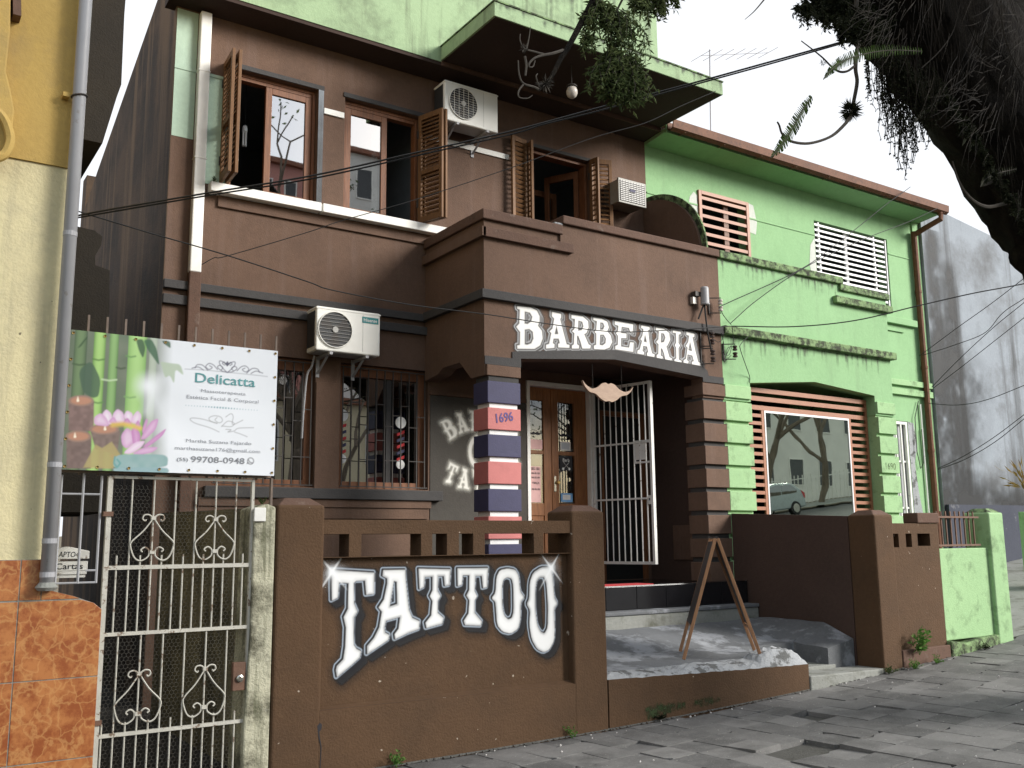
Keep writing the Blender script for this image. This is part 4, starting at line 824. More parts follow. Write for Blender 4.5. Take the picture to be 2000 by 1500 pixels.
B(XM + .0, XP + .06, PP - .085, PP - .0005, 4.265, 4.375).build('band', 'green_moss', gh, bevel=.012); B(XP + .0005, XP + .06, PP, FC - .06, 4.265, 4.375).build('band', 'green_worn', gh, bevel=.012)
B(9.30, XP + .01, PP - .012, PP - .0005, 3.70, 3.72).build('moulding', 'green_plaster', gh) if False else None
for x0, x1 in ((XM, 9.655), (12.345, XP)):
    B(x0 + .002, x1 - .02, PP + .02, 9.02, .7, 3.40).build('pier_core', 'green_worn', gh)
    for a, b in [(3.43, 3.60)] + [(3.375 - q * .29 - .245, 3.375 - q * .29) for q in range(9)]:
        B(x0 + .001, x1, PP - .03, 9.03, max(a, .72), b).build('pier_block', 'green_worn', gh, bevel=.006)
text_mesh('house_number', '1690', 'green_moss', gh, (12.56, PP - .033, 2.65), (1, 0, 0), (0, 0, 1), width=.24, height=.10)
# copper-brown lattice with the shop glass
YL = 8.87; lt = MB().box(9.66, 12.34, YL + .012, YL + .04, .9, .95).box(10.035, 10.085, YL, YL + .03, .9, 3.40).box(11.89, 11.94, YL, YL + .03, .9, 3.40).box(12.29, 12.335, YL + .002, YL + .03, .9, 3.62).build('lattice', 'lattice_brown', gh)
for z in (3.335, 3.46, 3.575): B(9.67, 12.33, YL - .004, YL + .022, z, z + .062).build('slat', 'lattice_brown', lt)
for q in range(22):
    z = 3.235 - q * .104
    for a, b in ((9.665, 10.034), (11.941, 12.289)): B(a, b, YL + .003, YL + .02, z, z + .046).build('slat', 'lattice_brown', lt)
sw = MB().box(10.086, 10.11, YL - .006, YL + .02, .95, 3.334).box(11.865, 11.889, YL - .006, YL + .02, .95, 3.334).box(10.11, 11.865, YL - .006, YL + .02, 3.305, 3.334).build('shop_window', 'slat_white', gh)
B(10.108, 11.867, YL + .004, YL + .01, .95, 3.307).build('pane', 'pane_shop', sw)
B(XM + .06, XP - .2, 9.04, FC - .003, .6, 1.05).build('porch_floor', 'step_concrete', gh)
B(XP - .16, XP - .02, 9.031, FC - .002, .6, 3.39).build('porch_side_wall', 'green_plaster', gh)
# ================================================================== GREY BUILDING at the right
gb = thing('grey_building', 'blue-grey rendered building with long black damp stains beyond the green house', 'building', (18, 9.6, 1))
pa = at(1833, 404, 9.99); pb_ = at(2000, 487, 9.99); MB().prism([(XE + .035, .3), (30, .3), (30, pb_.z + (30 - pb_.x) * (pb_.z - pa.z) / (pb_.x - pa.x)), (XE + .035, pa.z)], 9.99, 10.3).build('wall', 'grey_wall', gb)
cv_ = Canvas(XE + .04, 20.0, 1.9, 7.3, .03); nz = noise2(cv_, .35, 4) * .5 + noise2(cv_, .12, 5) * .3 + noise2(cv_, .05, 6) * .2
def smear(P, w, al, soft):
    Q = [(at(x, y, 9.98).x, at(x, y, 9.98).z) for x, y in P]; d_ = np.full(cv_.U.shape, 1e9)
    for (ax, ay), (bx_, by) in zip(Q[:-1], Q[1:]):
        ex, ey = bx_ - ax, by - ay; wx, wy = cv_.U - ax, cv_.V - ay; t_ = np.clip((wx * ex + wy * ey) / (ex * ex + ey * ey), 0, 1); d_ = np.minimum(d_, np.hypot(wx - ex * t_, wy - ey * t_))
    cv_.over((.02, .021, .022), al * np.clip(1 - (d_ - w) / soft, 0, 1) ** 1.5 * np.clip(nz * 2.1 - .35, 0, 1))
smear([(1820, 470), (1826, 560), (1832, 700), (1836, 820)], .08, .85, .35); smear([(1854, 540), (1862, 640), (1870, 760)], .07, .85, .3); smear([(1840, 700), (1848, 800), (1850, 960)], .3, .8, .7); smear([(1846, 960), (1900, 985), (1985, 1000)], .15, .9, .55); smear([(1900, 760), (1880, 900)], .2, .5, .7)
cv_.build('damp_stain', 'paint_print', gb, lambda u, v: np.stack([u, np.full_like(u, 9.987), v], 1))
B(XE + .2, 30, 10.301, 13, .3, 5.6).build('rear_volume', 'grey_wall', gb)
MB().prism([(XE + .15, 7.46), (XE + .15, 7.62), (16.15, 7.75), (16.5, 7.85), (16.62, 7.5), (16.9, 7.36)], 10.05, 10.4).build('chimney', 'mossy_post', gb)
MB().prism([(15.95, .3), (30, .3), (30, 2.25), (15.95, 2.18)], 9.93, 9.989).build('dado', 'navy_wall', gb)
# low green pier further up the street
fp = thing('far_gate_pier', 'narrow green gate pier against the navy base of the grey building', 'pier', (14.7, 8.0, .7)); xq = at(1992, 1040, 8.3).x; B(xq, xq + .32, 8.0, 8.3, .5, at(1995, 998, 8).z).build('shaft', 'green_worn', fp, bevel=.01)
# ================================================================== STREET WALLS
fw = thing('front_wall', 'brown rendered front garden wall with white airbrushed lettering and two capped pillars', 'wall', (4, W, 0))
def pillar(parent, x0, x1, y0, y1, z0, z1, mat, capmat=None, inset=.07, ch=.05, taper=0.0):
    m = MB(); m.box(x0, x1, y0, y1, z0, z1); o = m.build('pillar', mat, parent, bevel=.022, seg=3)
    c = MB(); a, b, d, e = x0 + .012, x1 - .012, y0 + .012, y1 - .012
    c.add([(a, d, z1 - .004), (b, d, z1 - .004), (b, e, z1 - .004), (a, e, z1 - .004), (a + inset, d + inset, z1 + ch), (b - inset, d + inset, z1 + ch), (b - inset, e - inset, z1 + ch), (a + inset, e - inset, z1 + ch)], [(0, 1, 5, 4), (1, 2, 6, 5), (2, 3, 7, 6), (3, 0, 4, 7), (4, 5, 6, 7), (3, 2, 1, 0)])
    c.build('pillar_cap', capmat or mat, o, bevel=.008); return o
pillar(fw, 2.43, 2.79, W, 6.96, -.3, 1.88, 'brown_fence', 'brown_worn'); pillar(fw, 5.03, 5.39, W, 6.96, -.3, 1.86, 'brown_fence', 'brown_worn')
op = [(2.785, 2.99), (3.09, 3.59), (3.69, 3.82), (3.93, 4.06), (4.17, 4.65), (4.75, 5.04)]
wall_grid(2.78, 5.04, 1.50, 1.775, [(a, b, 1.505, 1.67) for a, b in op], W + .02, 6.80).build('pierced_rail', 'brown_fence', fw, bevel=.008)
B(2.78, 5.04, 6.68, 6.80, .40, 1.5).build('sunk_panel', 'brown_fence', fw)
MB().prism([(2.78, -.3), (5.04, -.3), (5.04, .432), (2.78, .445)], W + .002, 6.84).build('plinth', 'brown_fence', fw)
MB().prism([(6.602, .43), (6.679, .458), (6.679, .43)], 2.80, 5.03, 'x').build('panel_sill', 'brown_fence', fw)
paint_tattoo(fw)
MB().prism([(2.765, .345), (2.785, .365), (2.80, .35), (2.795, .32), (2.78, .305), (2.785, .27), (2.80, .2), (2.795, .05), (2.79, .05), (2.794, .2), (2.775, .27), (2.77, .31)], W - .001, W + .001).build('crack', 'ink', fw)
# low broken stretch with white rough top
bt = []; n = 40; rr = random.Random(5)
for i in range(n + 1):
    x = 5.395 + (7.96 - 5.395) * i / n; bt.append((x, .432 - .065 * i / n + rr.uniform(-.004, .004)))
MB().prism([(5.395, -.3), (7.96, -.3)] + bt[::-1], W + .001, 6.80).build('low_stretch', 'brown_fence', fw)
rv = []; rf = []; nyb = 9
for j in range(nyb):
    for i in range(n + 1):
        x, z0 = bt[i]; t = j / (nyb - 1); y = 6.605 + t * .30; zt = terr(x, 6.9) + .010
        z = z0 - .003 + (zt - z0) * (t ** .5) + ((rr.uniform(-.006, .010) + .03 * math.sin(x * 3.1) ** 2 * math.sin(t * math.pi)) if 0 < j < nyb - 1 else 0)
        if x > 7.35 and 2 <= j <= 7: z += .06 * max(0, math.sin((x - 7.35) / .61 * math.pi)) ** .5 + rr.uniform(0, .03)
        if x > 7.9: x = 7.9 + (x - 7.9) * (1 - .5 * t)
        rv.append((x, y, z))
for j in range(nyb - 1):
    for i in range(n): rf.append((j * (n + 1) + i, j * (n + 1) + i + 1, (j + 1) * (n + 1) + i + 1, (j + 1) * (n + 1) + i))
mesh_obj('broken_top', rv, rf, 'white_break', fw); B(7.6, 7.86, 6.801, 7.39, -.2, .435).build('broken_end', 'step_concrete', fw, bevel=.02)
def moss_patch(x0, x1, z0, z1, Y, parent, seed, col=(.03, .036, .015), amt=.9):
    cv_ = Canvas(x0, x1, z0, z1, .006); n_ = noise2(cv_, .05, seed) * .55 + noise2(cv_, .018, seed + 1) * .45; cu = (cv_.U - (x0 + x1) / 2) / (x1 - x0) * 2; cw = (cv_.V - (z0 + z1) / 2) / (z1 - z0) * 2
    cv_.over(np.stack([np.full_like(n_, col[0]), col[1] * (.7 + .9 * n_), np.full_like(n_, col[2])], -1), amt * np.clip((n_ * 1.5 - .25) - np.hypot(cu, cw) ** 2 * .75, 0, 1) * 1.6)
    cv_.build('moss', 'paint_print', parent, lambda u, v: np.stack([u, np.full_like(u, Y), v], 1))
moss_patch(5.72, 6.15, .05, .2, W - .0005, fw, 3); moss_patch(6.3, 6.75, .1, .2, W - .0005, fw, 8, amt=.7); moss_patch(5.9, 6.35, .10, .19, W - .0008, fw, 14, amt=.8)
# right-hand pier, side wall and pierced stretch
sw_ = thing('side_wall', 'dark brown boundary wall with capped pier beside the forecourt entrance', 'wall', (9.3, W, .2))
pillar(sw_, 9.17, 9.505, W, 6.945, -.2, 1.86, 'brown_fence', 'brown_worn')
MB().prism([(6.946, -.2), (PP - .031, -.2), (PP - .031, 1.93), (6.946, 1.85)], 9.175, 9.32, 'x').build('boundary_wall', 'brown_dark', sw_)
wall_grid(9.506, 10.385, -.2, 1.765, [(9.51, 9.63, 1.50, 1.65), (9.76, 9.87, 1.50, 1.65), (9.98, 10.22, 1.51, 1.65)], W + .03, 6.78).build('pierced_wall', 'brown_fence', sw_)
B(9.98, 10.40, W + .01, 6.80, 1.768, 1.885).build('end_block', 'brown_worn', sw_, bevel=.012)
B(9.52, 10.36, 6.781, 6.79, 1.3, 1.7).build('backing', 'brown_dark', sw_)
gw = thing('green_garden_wall', 'bright green garden wall with capped pier and mossy foot', 'wall', (11, W, .35))
B(10.39, 11.40, W + .035, 6.78, .44, 1.475).build('panel', 'green_worn', gw, bevel=.01)
pillar(gw, 11.385, 11.70, W - .02, 6.92, -.1, 1.90, 'green_worn', 'green_moss')
MB().prism([(10.39, -.1), (11.384, -.1), (11.384, .455), (11.0, .44), (10.7, .40), (10.39, .445)], W - .03, 6.9).build('mossy_foot', 'green_moss', gw, bevel=.02)
B(9.5, 10.389, W - .012, W + .03, -.1, .40).build('mossy_foot', 'brown_worn', gw, bevel=.01)
rl = thing('garden_railing', 'rusty brown iron railing on top of the green garden wall', 'railing', (10.8, 6.7, 1.48))
for z in (1.50, 1.83): B(10.41, 11.30, 6.66, 6.69, z, z + .022).build('rail', 'rust_iron', rl)
for q in range(9): MB().box(10.47 + q * .095, 10.485 + q * .095, 6.691, 6.706, 1.49, 1.91).build('bar', 'rust_iron', rl)

# ================================================================== GATE BAY
gp_ = thing('gate_post', 'mossy peeling concrete gate post beside the brown pillar', 'post', (2.33, W, 0))
MB().prism([(2.245, -.3), (2.425, -.3), (2.425, 1.86), (2.36, 1.885), (2.27, 1.85), (2.27, 1.0), (2.245, .4)], W + .01, 6.93).build('shaft', 'mossy_post', gp_, bevel=.012)
MB().prism([(6.931, -.2), (9.3, -.2), (9.3, 1.90), (6.931, 1.86)], 2.30, 2.42, 'x').build('passage_wall', 'mossy_passage', gp_)
B(2.262, 2.345, W - .012, W + .009, 1.76, 1.855).build('junction_box', 'white_metal', gp_, bevel=.004)
gt = thing('iron_gate', 'white iron gate with heart scrolls and chicken wire between tiled wall and mossy post', 'gate', (1.8, 6.65, 0))
YG = 6.65
B(1.305, 1.335, YG - .02, YG + .02, -.1, 2.05).build('stile', 'gate_metal', gt); B(2.255, 2.275, YG - .015, YG + .015, -.1, 2.05).build('stile', 'gate_metal', gt)
for z, t in ((2.035, .018), (1.45, .026), (1.035, .022), (.418, .022)): MB().box(1.336, 2.254, YG - .012, YG + .012, z, z + t).build('rail', 'gate_metal', gt)
def rod(parent, x, z0, z1, r=.0058, y=YG): MB().tube([(x, y, z0), (x, y, z1)], r, 6).build('bar', 'gate_metal', parent)
for x in (1.46, 1.60, 1.74, 1.875, 2.01, 2.15): rod(gt, x, 1.04, 2.05)
for x in (1.385, 1.53, 1.665, 1.805, 1.94, 2.075, 2.21): rod(gt, x, 1.04, 1.54)
for x in (1.42, 1.56, 1.70, 1.84, 1.98, 2.12): rod(gt, x, -.1, 1.04)
for x in (1.35, 1.49, 1.63, 1.77, 1.91, 2.05, 2.19): rod(gt, x, -.1, .50)
def heart(cx, zt, zb, w):
    for s in (-1, 1):
        p = [(cx, zt), (cx + s * w * .45, zt - (zt - zb) * .38), (cx + s * w * .95, zt - (zt - zb) * .68), (cx + s * w, zt - (zt - zb) * .85), (cx + s * w * .8, zb - .035), (cx + s * w * .5, zb - .055), (cx + s * w * .18, zb - .03), (cx + s * .02, zb + .01), (cx + s * .045, zb + .03), (cx + s * .07, zb + .015), (cx + s * .06, zb)]
        q = [(cx, zt), (cx + s * .03, zt + .022), (cx + s * .06, zt + .018), (cx + s * .068, zt - .005), (cx + s * .052, zt - .018), (cx + s * .045, zt - .008)]
        MB().tube(catmull([(x, YG - .012, z) for x, z in p], 4), .0055, 5).build('scroll', 'gate_metal', gt); MB().tube(catmull([(x, YG - .012, z) for x, z in q], 4), .0055, 5).build('scroll', 'gate_metal', gt)
    for z in (zt, zb): B(cx - .015, cx + .015, YG - .02, YG + .012, z - .012, z + .012).build('collar', 'gate_metal', gt)
heart(1.60, 1.78, 1.56, .135); heart(2.01, 1.775, 1.56, .13); heart(1.56, .79, .545, .14); heart(1.98, .79, .545, .135)
lk = B(2.165, 2.252, YG - .022, YG + .02, .63, .815).build('lock', 'rust_iron', gt, bevel=.004); MB().lathe([(.024, 0), (.024, -.012), (.015, -.016)], (2.21, YG - .022, .71), 14, 'y').build('keyhole', 'chrome', lk)
B(1.285, 1.345, YG - .03, YG + .03, 1.79, 1.82).build('hinge', 'rust_iron', gt); B(1.285, 1.345, YG - .03, YG + .03, .5, .53).build('hinge', 'rust_iron', gt)
hx = MB(); a = .0155; hh = a * math.sqrt(3); rr = .0007
def seg(p, q):
    hx.bar((p[0], YG + .016, p[1]), (q[0], YG + .016, q[1]), rr * 2, rr * 2, (0, 1, 0))
nxh = int(.92 / hh); nzh = int(2.05 / (1.5 * a))
for j in range(nzh):
    for i in range(nxh):
        cx = 1.345 + hh * (i + .5 * (j % 2)); cz = .05 + 1.5 * a * j
        if cx > 2.24 or cz > 2.0: continue
        c_ = [(cx + a * math.sin(math.pi / 3 * t), cz + a * math.cos(math.pi / 3 * t)) for t in range(6)]
        seg(c_[0], c_[1]); seg(c_[1], c_[2]); seg(c_[2], c_[3])
tag(hx.build('wire_mesh', 'wire', gt), kind='stuff')
# overthrow with spikes that carries the banner
ov = thing('spiked_overthrow', 'rusty iron frame with upright spikes above the white gate', 'railing', (1.7, 6.66, 2.05))
for z in (2.065, 2.945): B(1.0, 2.40, 6.62, 6.65, z, z + .025).build('rail', 'spike_iron', ov)
for q in range(12): MB().box(1.125 + q * .1158, 1.138 + q * .1158, 6.651, 6.664, 2.05, 3.10).build('spike', 'spike_iron', ov)
B(2.385, 2.40, 6.62, 6.65, 1.85, 2.945).build('upright', 'spike_iron', ov)
fx = thing('fixed_gate_panel', 'narrow fixed grey iron panel between the grey pipe and the white gate', 'railing', (1.15, 6.65, 1.35))
for x, z0, z1 in ((1.268, 1.37, 2.05), (1.16, 1.37, 2.09), (1.03, 1.37, 2.05)): MB().tube([(x, YG, z0), (x, YG, z1)], .0085, 6).build('bar', 'grey_pipe', fx)
for z in (1.375, 1.93, 1.45): MB().tube([(1.03 if z != 1.45 else 1.2, YG, z), (1.268, YG, z)], .007, 6).build('bar', 'grey_pipe', fx)
lb = thing('letter_box', 'small white house-shaped letter box with painted words behind the grey panel', 'letter box', (1.16, 6.9, 1.4))
MB().prism([(1.04, 1.52), (1.265, 1.52), (1.265, 1.57), (1.14, 1.60), (1.04, 1.58)], 6.89, 7.06).build('lid', 'white_metal', lb, bevel=.004)
B(1.04, 1.262, 6.91, 7.05, 1.445, 1.505).build('front', 'white_metal', lb, bevel=.003); B(1.04, 1.256, 6.90, 7.05, 1.422, 1.443).build('front', 'white_metal', lb); B(1.04, 1.25, 6.91, 7.05, 1.40, 1.42).build('base', 'white_metal', lb)
text_mesh('lettering', 'Cartas', 'ink', lb, (1.15, 6.908, 1.474), (1, 0, 0), (0, 0, 1), width=.165, height=.04, offset=.012); text_mesh('lettering', 'APTO4', 'ink', lb, (1.14, 6.888, 1.55), (1, 0, -.03), (.1, 0, 1), width=.12, height=.035)

# ================================================================== YELLOW BUILDING at the left
yb = thing('yellow_building', 'yellow and cream corner building with orange marble tiles at its foot', 'building', (.2, 6.5, 0))
B(-6, .93, W - .05, 9.5, -.3, 4.03).build('lower_wall', 'cream_plaster', yb); B(-6, .935, W - .065, 9.5, 4.031, 9).build('upper_wall', 'yellow_plaster', yb)
# scrolled relief at the far left
a0 = at(28, 160, 6.4); MB().prism([(-1, 6.0)] + [(at(x, y, 6.42).x, at(x, y, 6.42).z) for x, y in ((22, -60), (20, 60), (12, 140), (22, 180), (28, 215), (24, 260), (8, 300), (-20, 320))] + [(-1, 3.8)], 6.42, W - .066).build('relief', 'yellow_plaster', yb, bevel=.01)
pts = catmull([at(x, y, 6.40) for x, y in ((-20, 210), (0, 222), (14, 245), (20, 275), (10, 300), (-10, 310))], 5); MB().tube(pts, .03, 7).build('scroll', 'yellow_plaster', yb)
MB().prism([(at(x, y, 6.45).x, at(x, y, 6.45).z) for x, y in ((24, -40), (40, -40), (41, 34), (25, 30))], 6.43, W - .066).build('bracket', 'rust_iron', yb)
# marble tiles over a projecting base
base = MB().prism([(-6, -.3), (1.282, -.3), (1.282, 1.215), (1.235, 1.255), (1.12, 1.30), (.93, 1.355), (.93, 1.525), (-6, 1.525)], W - .0965, 6.72).build('tiled_base', 'step_concrete', yb)
XT = [.815 - .47 * 3, .815 - .47 * 2, .815 - .47, .815, 1.285]; ZT = [-.12, .345, .815, 1.28]
for i in range(4):
    for j in range(3):
        x0, x1, z0, z1 = XT[i] + .003, XT[i + 1] - .003, ZT[j] + .003, ZT[j + 1] - .003
        if i == 3 and j == 2: MB().prism([(x0, z0), (x1, z0), (x1, 1.215), (1.235, 1.255), (1.16, z1), (x0, z1)], W - .1, W - .097).build('tile', 'marble_tile', base, bevel=.002)
        else: B(x0, x1, W - .1, W - .086, z0, z1).build('tile', 'marble_tile', base, bevel=.002)
MB().prism([(.938, 1.286), (1.15, 1.286), (1.11, 1.302), (.938, 1.352)], W - .1, W - .097).build('tile', 'marble_tile', base)
for a, b in ((.818, .932), (.348, .812), (-.122, .342), (-.592, -.128)): B(a, b, W - .1, W - .086, 1.286, 1.522).build('tile', 'marble_tile', base, bevel=.002)
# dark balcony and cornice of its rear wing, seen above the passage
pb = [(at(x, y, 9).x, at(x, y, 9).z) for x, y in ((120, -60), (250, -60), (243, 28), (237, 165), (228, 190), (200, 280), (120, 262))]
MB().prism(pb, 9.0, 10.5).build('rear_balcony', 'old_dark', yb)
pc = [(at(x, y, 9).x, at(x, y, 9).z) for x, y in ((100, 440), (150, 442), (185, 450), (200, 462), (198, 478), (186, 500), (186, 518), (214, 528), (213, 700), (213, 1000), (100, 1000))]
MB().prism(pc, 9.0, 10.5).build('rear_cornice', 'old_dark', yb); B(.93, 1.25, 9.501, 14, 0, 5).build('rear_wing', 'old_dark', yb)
gpp = thing('grey_downpipe', 'tall grey drainpipe on the corner of the yellow building', 'pipe', (.95, 6.45, 1.35))
MB().tube([(.955, 6.455, 1.36), (.955, 6.455, 8.5)], .041, 16).build('pipe', 'grey_pipe', gpp, smooth=True)
for z in (1.42, 1.62, 2.08, 3.55): MB().tube([(.955, 6.455, z), (.955, 6.455, z + .03)], .0435, 16).build('pipe_joint', 'grey_pipe', gpp)
br = MB().tube([(.955 + .047 * math.cos(t), 6.455 + .047 * math.sin(t), 4.50 + .01 * math.cos(t)) for t in [q * math.pi / 10 for q in range(21)]], .006, 5).build('clamp', 'dark_iron', gpp); B(.86, .90, 6.47, W - .06, 4.49, 4.52).build('bracket', 'yellow_plaster', gpp)
MB().lathe([(.05, -.02), (.065, .0), (.05, .02), (.042, .03)], (.955, 6.455, 1.36), 14).build('mortar_collar', 'step_concrete', gpp)

# ================================================================== BANNER
bn = thing('banner', 'white vinyl massage therapy banner with lotus, candles and bamboo above the gate', 'banner', (1.7, 6.57, 2.08))
YB = 6.57
def zb(x, y): q = at(130 + .21 * x, 640 + .21 * y, YB); return (q.x, q.z)
def zp(P): return [zb(x, y) for x, y in P]
cv = Canvas(1.008, 2.392, 2.077, 2.975, .004); U, V = cv.U, cv.V; u0, u1 = 1.008, 2.392
tt = (U - u0) / (u1 - u0); cv.over((.74, .765, .80), np.ones_like(U))
mist = np.clip((.47 - tt) / .14, 0, 1)
cv.over((.09, .13, .075), mist * .95); cv.over((.20, .22, .17), mist * noise2(cv, .09, 2) * .8)
def stem(xa, xb, c0, c1, al=.95):
    a = zb(xa, 400)[0]; b = zb(xb, 400)[0]; k_ = (U - a) / (b - a); m_ = ((k_ > 0) & (k_ < 1)).astype(float)
    sh = np.sin(np.clip(k_, 0, 1) * math.pi) ** .7; cv.over(np.asarray(c0) * (1 - sh[..., None]) + np.asarray(c1) * sh[..., None], m_ * al * np.clip((.55 - tt) / .06, 0, 1))
stem(55, 175, (.05, .08, .05), (.16, .24, .12)); stem(240, 350, (.12, .25, .06), (.38, .60, .20)); stem(385, 470, (.1, .2, .07), (.26, .43, .17)); stem(560, 735, (.18, .36, .10), (.40, .62, .24)); stem(760, 830, (.4, .5, .35), (.6, .68, .55), .5)
for x0, x1, y, c in ((245, 350, 290, (.1, .2, .06)), (330, 465, 480, (.5, .62, .4)), (555, 640, 262, (.14, .28, .1)), (60, 180, 335, (.06, .1, .05)), (240, 340, 690, (.12, .24, .08)), (540, 640, 640, (.2, .36, .14)), (465, 545, 370, (.06, .09, .05))): cv.line(zp([(x0, y), ((x0 + x1) / 2, y + 12), (x1, y + 4)]), .012, c, .8)
for P, c in (([(645, 110), (710, 105), (735, 190), (712, 290), (672, 215)], (.05, .10, .06)), ([(715, 115), (790, 105), (840, 200), (868, 360), (800, 270), (745, 190)], (.055, .13, .075)), ([(880, 120), (965, 125), (970, 195), (925, 165)], (.06, .12, .07)),
             ([(110, 400), (230, 300), (320, 480), (300, 640), (240, 655), (150, 600)], (.07, .12, .08)), ([(100, 190), (180, 90), (200, 85), (130, 180)], (.04, .08, .04)), ([(870, 312), (960, 330), (1060, 340), (1092, 450), (1010, 380), (1000, 530), (960, 440), (915, 470), (890, 380)], (.42, .50, .38))): cv.fill(cv.sdf(smooth_poly(zp(P), 2)), c, .9, .008)
q0 = zb(760, 540); r = np.hypot(U - q0[0], V - q0[1]); cv.over((.85, .87, .90), .8 * np.exp(-(r / .06) ** 2)); cv.line(zp([(760, 540), (1050, 1050)]), .11, (.84, .86, .9), .45, .12); cv.line(zp([(850, 480), (740, 780)]), .04, (.85, .87, .9), .5, .08)  # white glow and diagonal light streaks painted into the sheet's colour
# candles
def candle(P, body, top, fl):
    cv.fill(cv.sdf(zp(P)), body, 1, .006); n_ = np.clip(noise2(cv, .02, 6) * 1.3 - .3, 0, 1); cv.over(tuple(x * .55 for x in body), n_ * np.clip(.5 - cv.sdf(zp(P)) / .006, 0, 1) * .6)
    (cx, cy, rx, ry) = top; E = [(cx + rx * math.cos(t), cy + ry * math.sin(t)) for t in np.linspace(0, 2 * math.pi, 24, endpoint=False)]
    cv.fill(cv.sdf(zp(E)), (.30, .20, .16), 1, .006); E = [(cx + rx * .8 * math.cos(t), cy + ry * .7 * math.sin(t)) for t in np.linspace(0, 2 * math.pi, 24, endpoint=False)]; cv.fill(cv.sdf(zp(E)), (.46, .24, .16), 1, .01)
    cv.fill(cv.sdf(smooth_poly(zp([(fl[0] - 14, fl[1]), (fl[0], fl[1] - 60), (fl[0] + 14, fl[1])]), 1)), (.9, .82, .66), 1, .006)
candle([(20, 680), (255, 680), (250, 960), (20, 960)], (.25, .17, .155), (135, 680, 118, 52), (105, 690)); candle([(0, 1010), (232, 1010), (225, 1310), (0, 1310)], (.21, .15, .135), (110, 1010, 120, 55), (78, 1025)); candle([(215, 940), (500, 960), (470, 1180), (270, 1130)], (.23, .17, .15), (350, 945, 140, 50), (358, 955))
cv.fill(cv.sdf(zp([(155, 1300), (270, 1085), (330, 1120), (420, 1060), (500, 1180), (430, 1310)])), (.40, .33, .15), .9, .01); cv.over((.52, .24, .15), .6 * np.clip(noise2(cv, .05, 9) * 2 - 1, 0, 1) * np.clip(.5 - cv.sdf(zp([(260, 1200), (440, 1180), (430, 1310), (220, 1310)])) / .01, 0, 1))
# lotus
PET = [([(330, 800), (370, 755), (420, 800), (430, 900), (350, 900)], .1), ([(525, 830), (560, 765), (620, 800), (600, 900)], .1), ([(610, 830), (660, 765), (700, 815), (680, 900), (600, 890)], .2), ([(255, 830), (320, 790), (380, 850), (400, 920), (255, 905)], .45), ([(430, 800), (475, 752), (530, 790), (545, 890), (420, 890)], .25),
       ([(380, 880), (440, 820), (480, 900)], .6), ([(520, 890), (565, 830), (620, 910)], .8), ([(630, 920), (665, 850), (700, 940)], .8), ([(700, 960), (740, 840), (760, 860), (720, 1000)], .7), ([(680, 1040), (780, 870), (860, 840), (830, 950), (730, 1040)], .65), ([(700, 1110), (850, 990), (935, 930), (890, 1010), (760, 1110)], .8),
       ([(505, 1000), (560, 925), (620, 970), (640, 1060), (560, 1130), (515, 1090)], .55), ([(600, 940), (650, 920), (690, 1000), (680, 1090), (620, 1100)], .85), ([(520, 1170), (640, 1060), (735, 1050), (700, 1110), (600, 1175)], .15), ([(600, 1175), (720, 1110), (860, 1110), (800, 1160), (700, 1180)], .6)]
for P, dk in PET:
    d = cv.sdf(smooth_poly(zp(P), 2)); inside = np.clip(.5 - d / .006, 0, 1); g_ = np.clip(-d / .028, 0, 1)[..., None]; e_ = np.array((.46, .15, .40)) * dk + np.array((.72, .52, .70)) * (1 - dk); cc = np.array((.58, .30, .53)) * dk + np.array((.82, .78, .82)) * (1 - dk)
    cv.over(e_ * (1 - g_) + cc * g_, inside)
cv.line(zp([(430, 905), (520, 895), (600, 910), (680, 935)]), .03, (.70, .48, .12), .85, .02)
# towel
d = cv.sdf(smooth_poly(zp([(440, 1210), (500, 1178), (900, 1178), (945, 1210), (935, 1300), (480, 1310), (435, 1290)]), 2)); cv.fill(d, (.30, .42, .42), 1, .006); cv.over((.18, .34, .33), .5 * np.clip(.5 - d / .006, 0, 1) * noise2(cv, .04, 5)); cv.fill(cv.sdf(smooth_poly(zp([(435, 1300), (930, 1300), (955, 1330), (940, 1352), (440, 1345)]), 1)), (.27, .40, .42), 1, .006); cv.line(zp([(450, 1200), (440, 1260), (470, 1300), (500, 1260), (470, 1225)]), .01, (.10, .30, .29), .8)
# ornament, dots, hand drawing
def crv(P, w, c, a=1.): cv.line([(p.x, p.y) for p in catmull([Vector((*zb(x, y), 0)) for x, y in P], 6)], w, c, a, .004)
ik = (.05, .05, .09)
crv([(1100, 385), (1300, 395), (1500, 415), (1700, 435), (1870, 455)], .0035, ik, .7)
for s_ in (-1, 1):
    f_ = lambda P: [(1495 + s_ * dx, 415 + dy + s_ * dx * .07) for dx, dy in P]
    for P in ([(0, -60), (40, -95), (72, -100), (65, -65), (20, -15), (0, 0)], [(10, -75), (30, -95), (45, -80), (25, -65)], [(5, 0), (50, -10), (90, -40), (70, -60), (40, -40), (60, -15)], [(90, -20), (130, -60), (170, -70), (200, -40), (170, -15), (140, -35), (165, -50)], [(180, -5), (230, -50), (280, -50), (300, -20)], [(220, -5), (270, -30), (330, -15)]): crv(f_(P), .0055, ik, .9)
cv.fill(cv.sdf(zp([(1480, 330), (1497, 310), (1512, 332), (1496, 360)])), ik, .9)
for q in range(26):
    x = 1110 + q * 26.5; y = 722 + q * 1.85; s_ = .0025 + .0035 * math.exp(-((q - 12.5) / 5.5) ** 2); c_ = zb(x, y); cv.over((.10, .27, .32), .95 * np.clip(.5 - (np.hypot(U - c_[0], V - c_[1]) - s_) / .004, 0, 1))
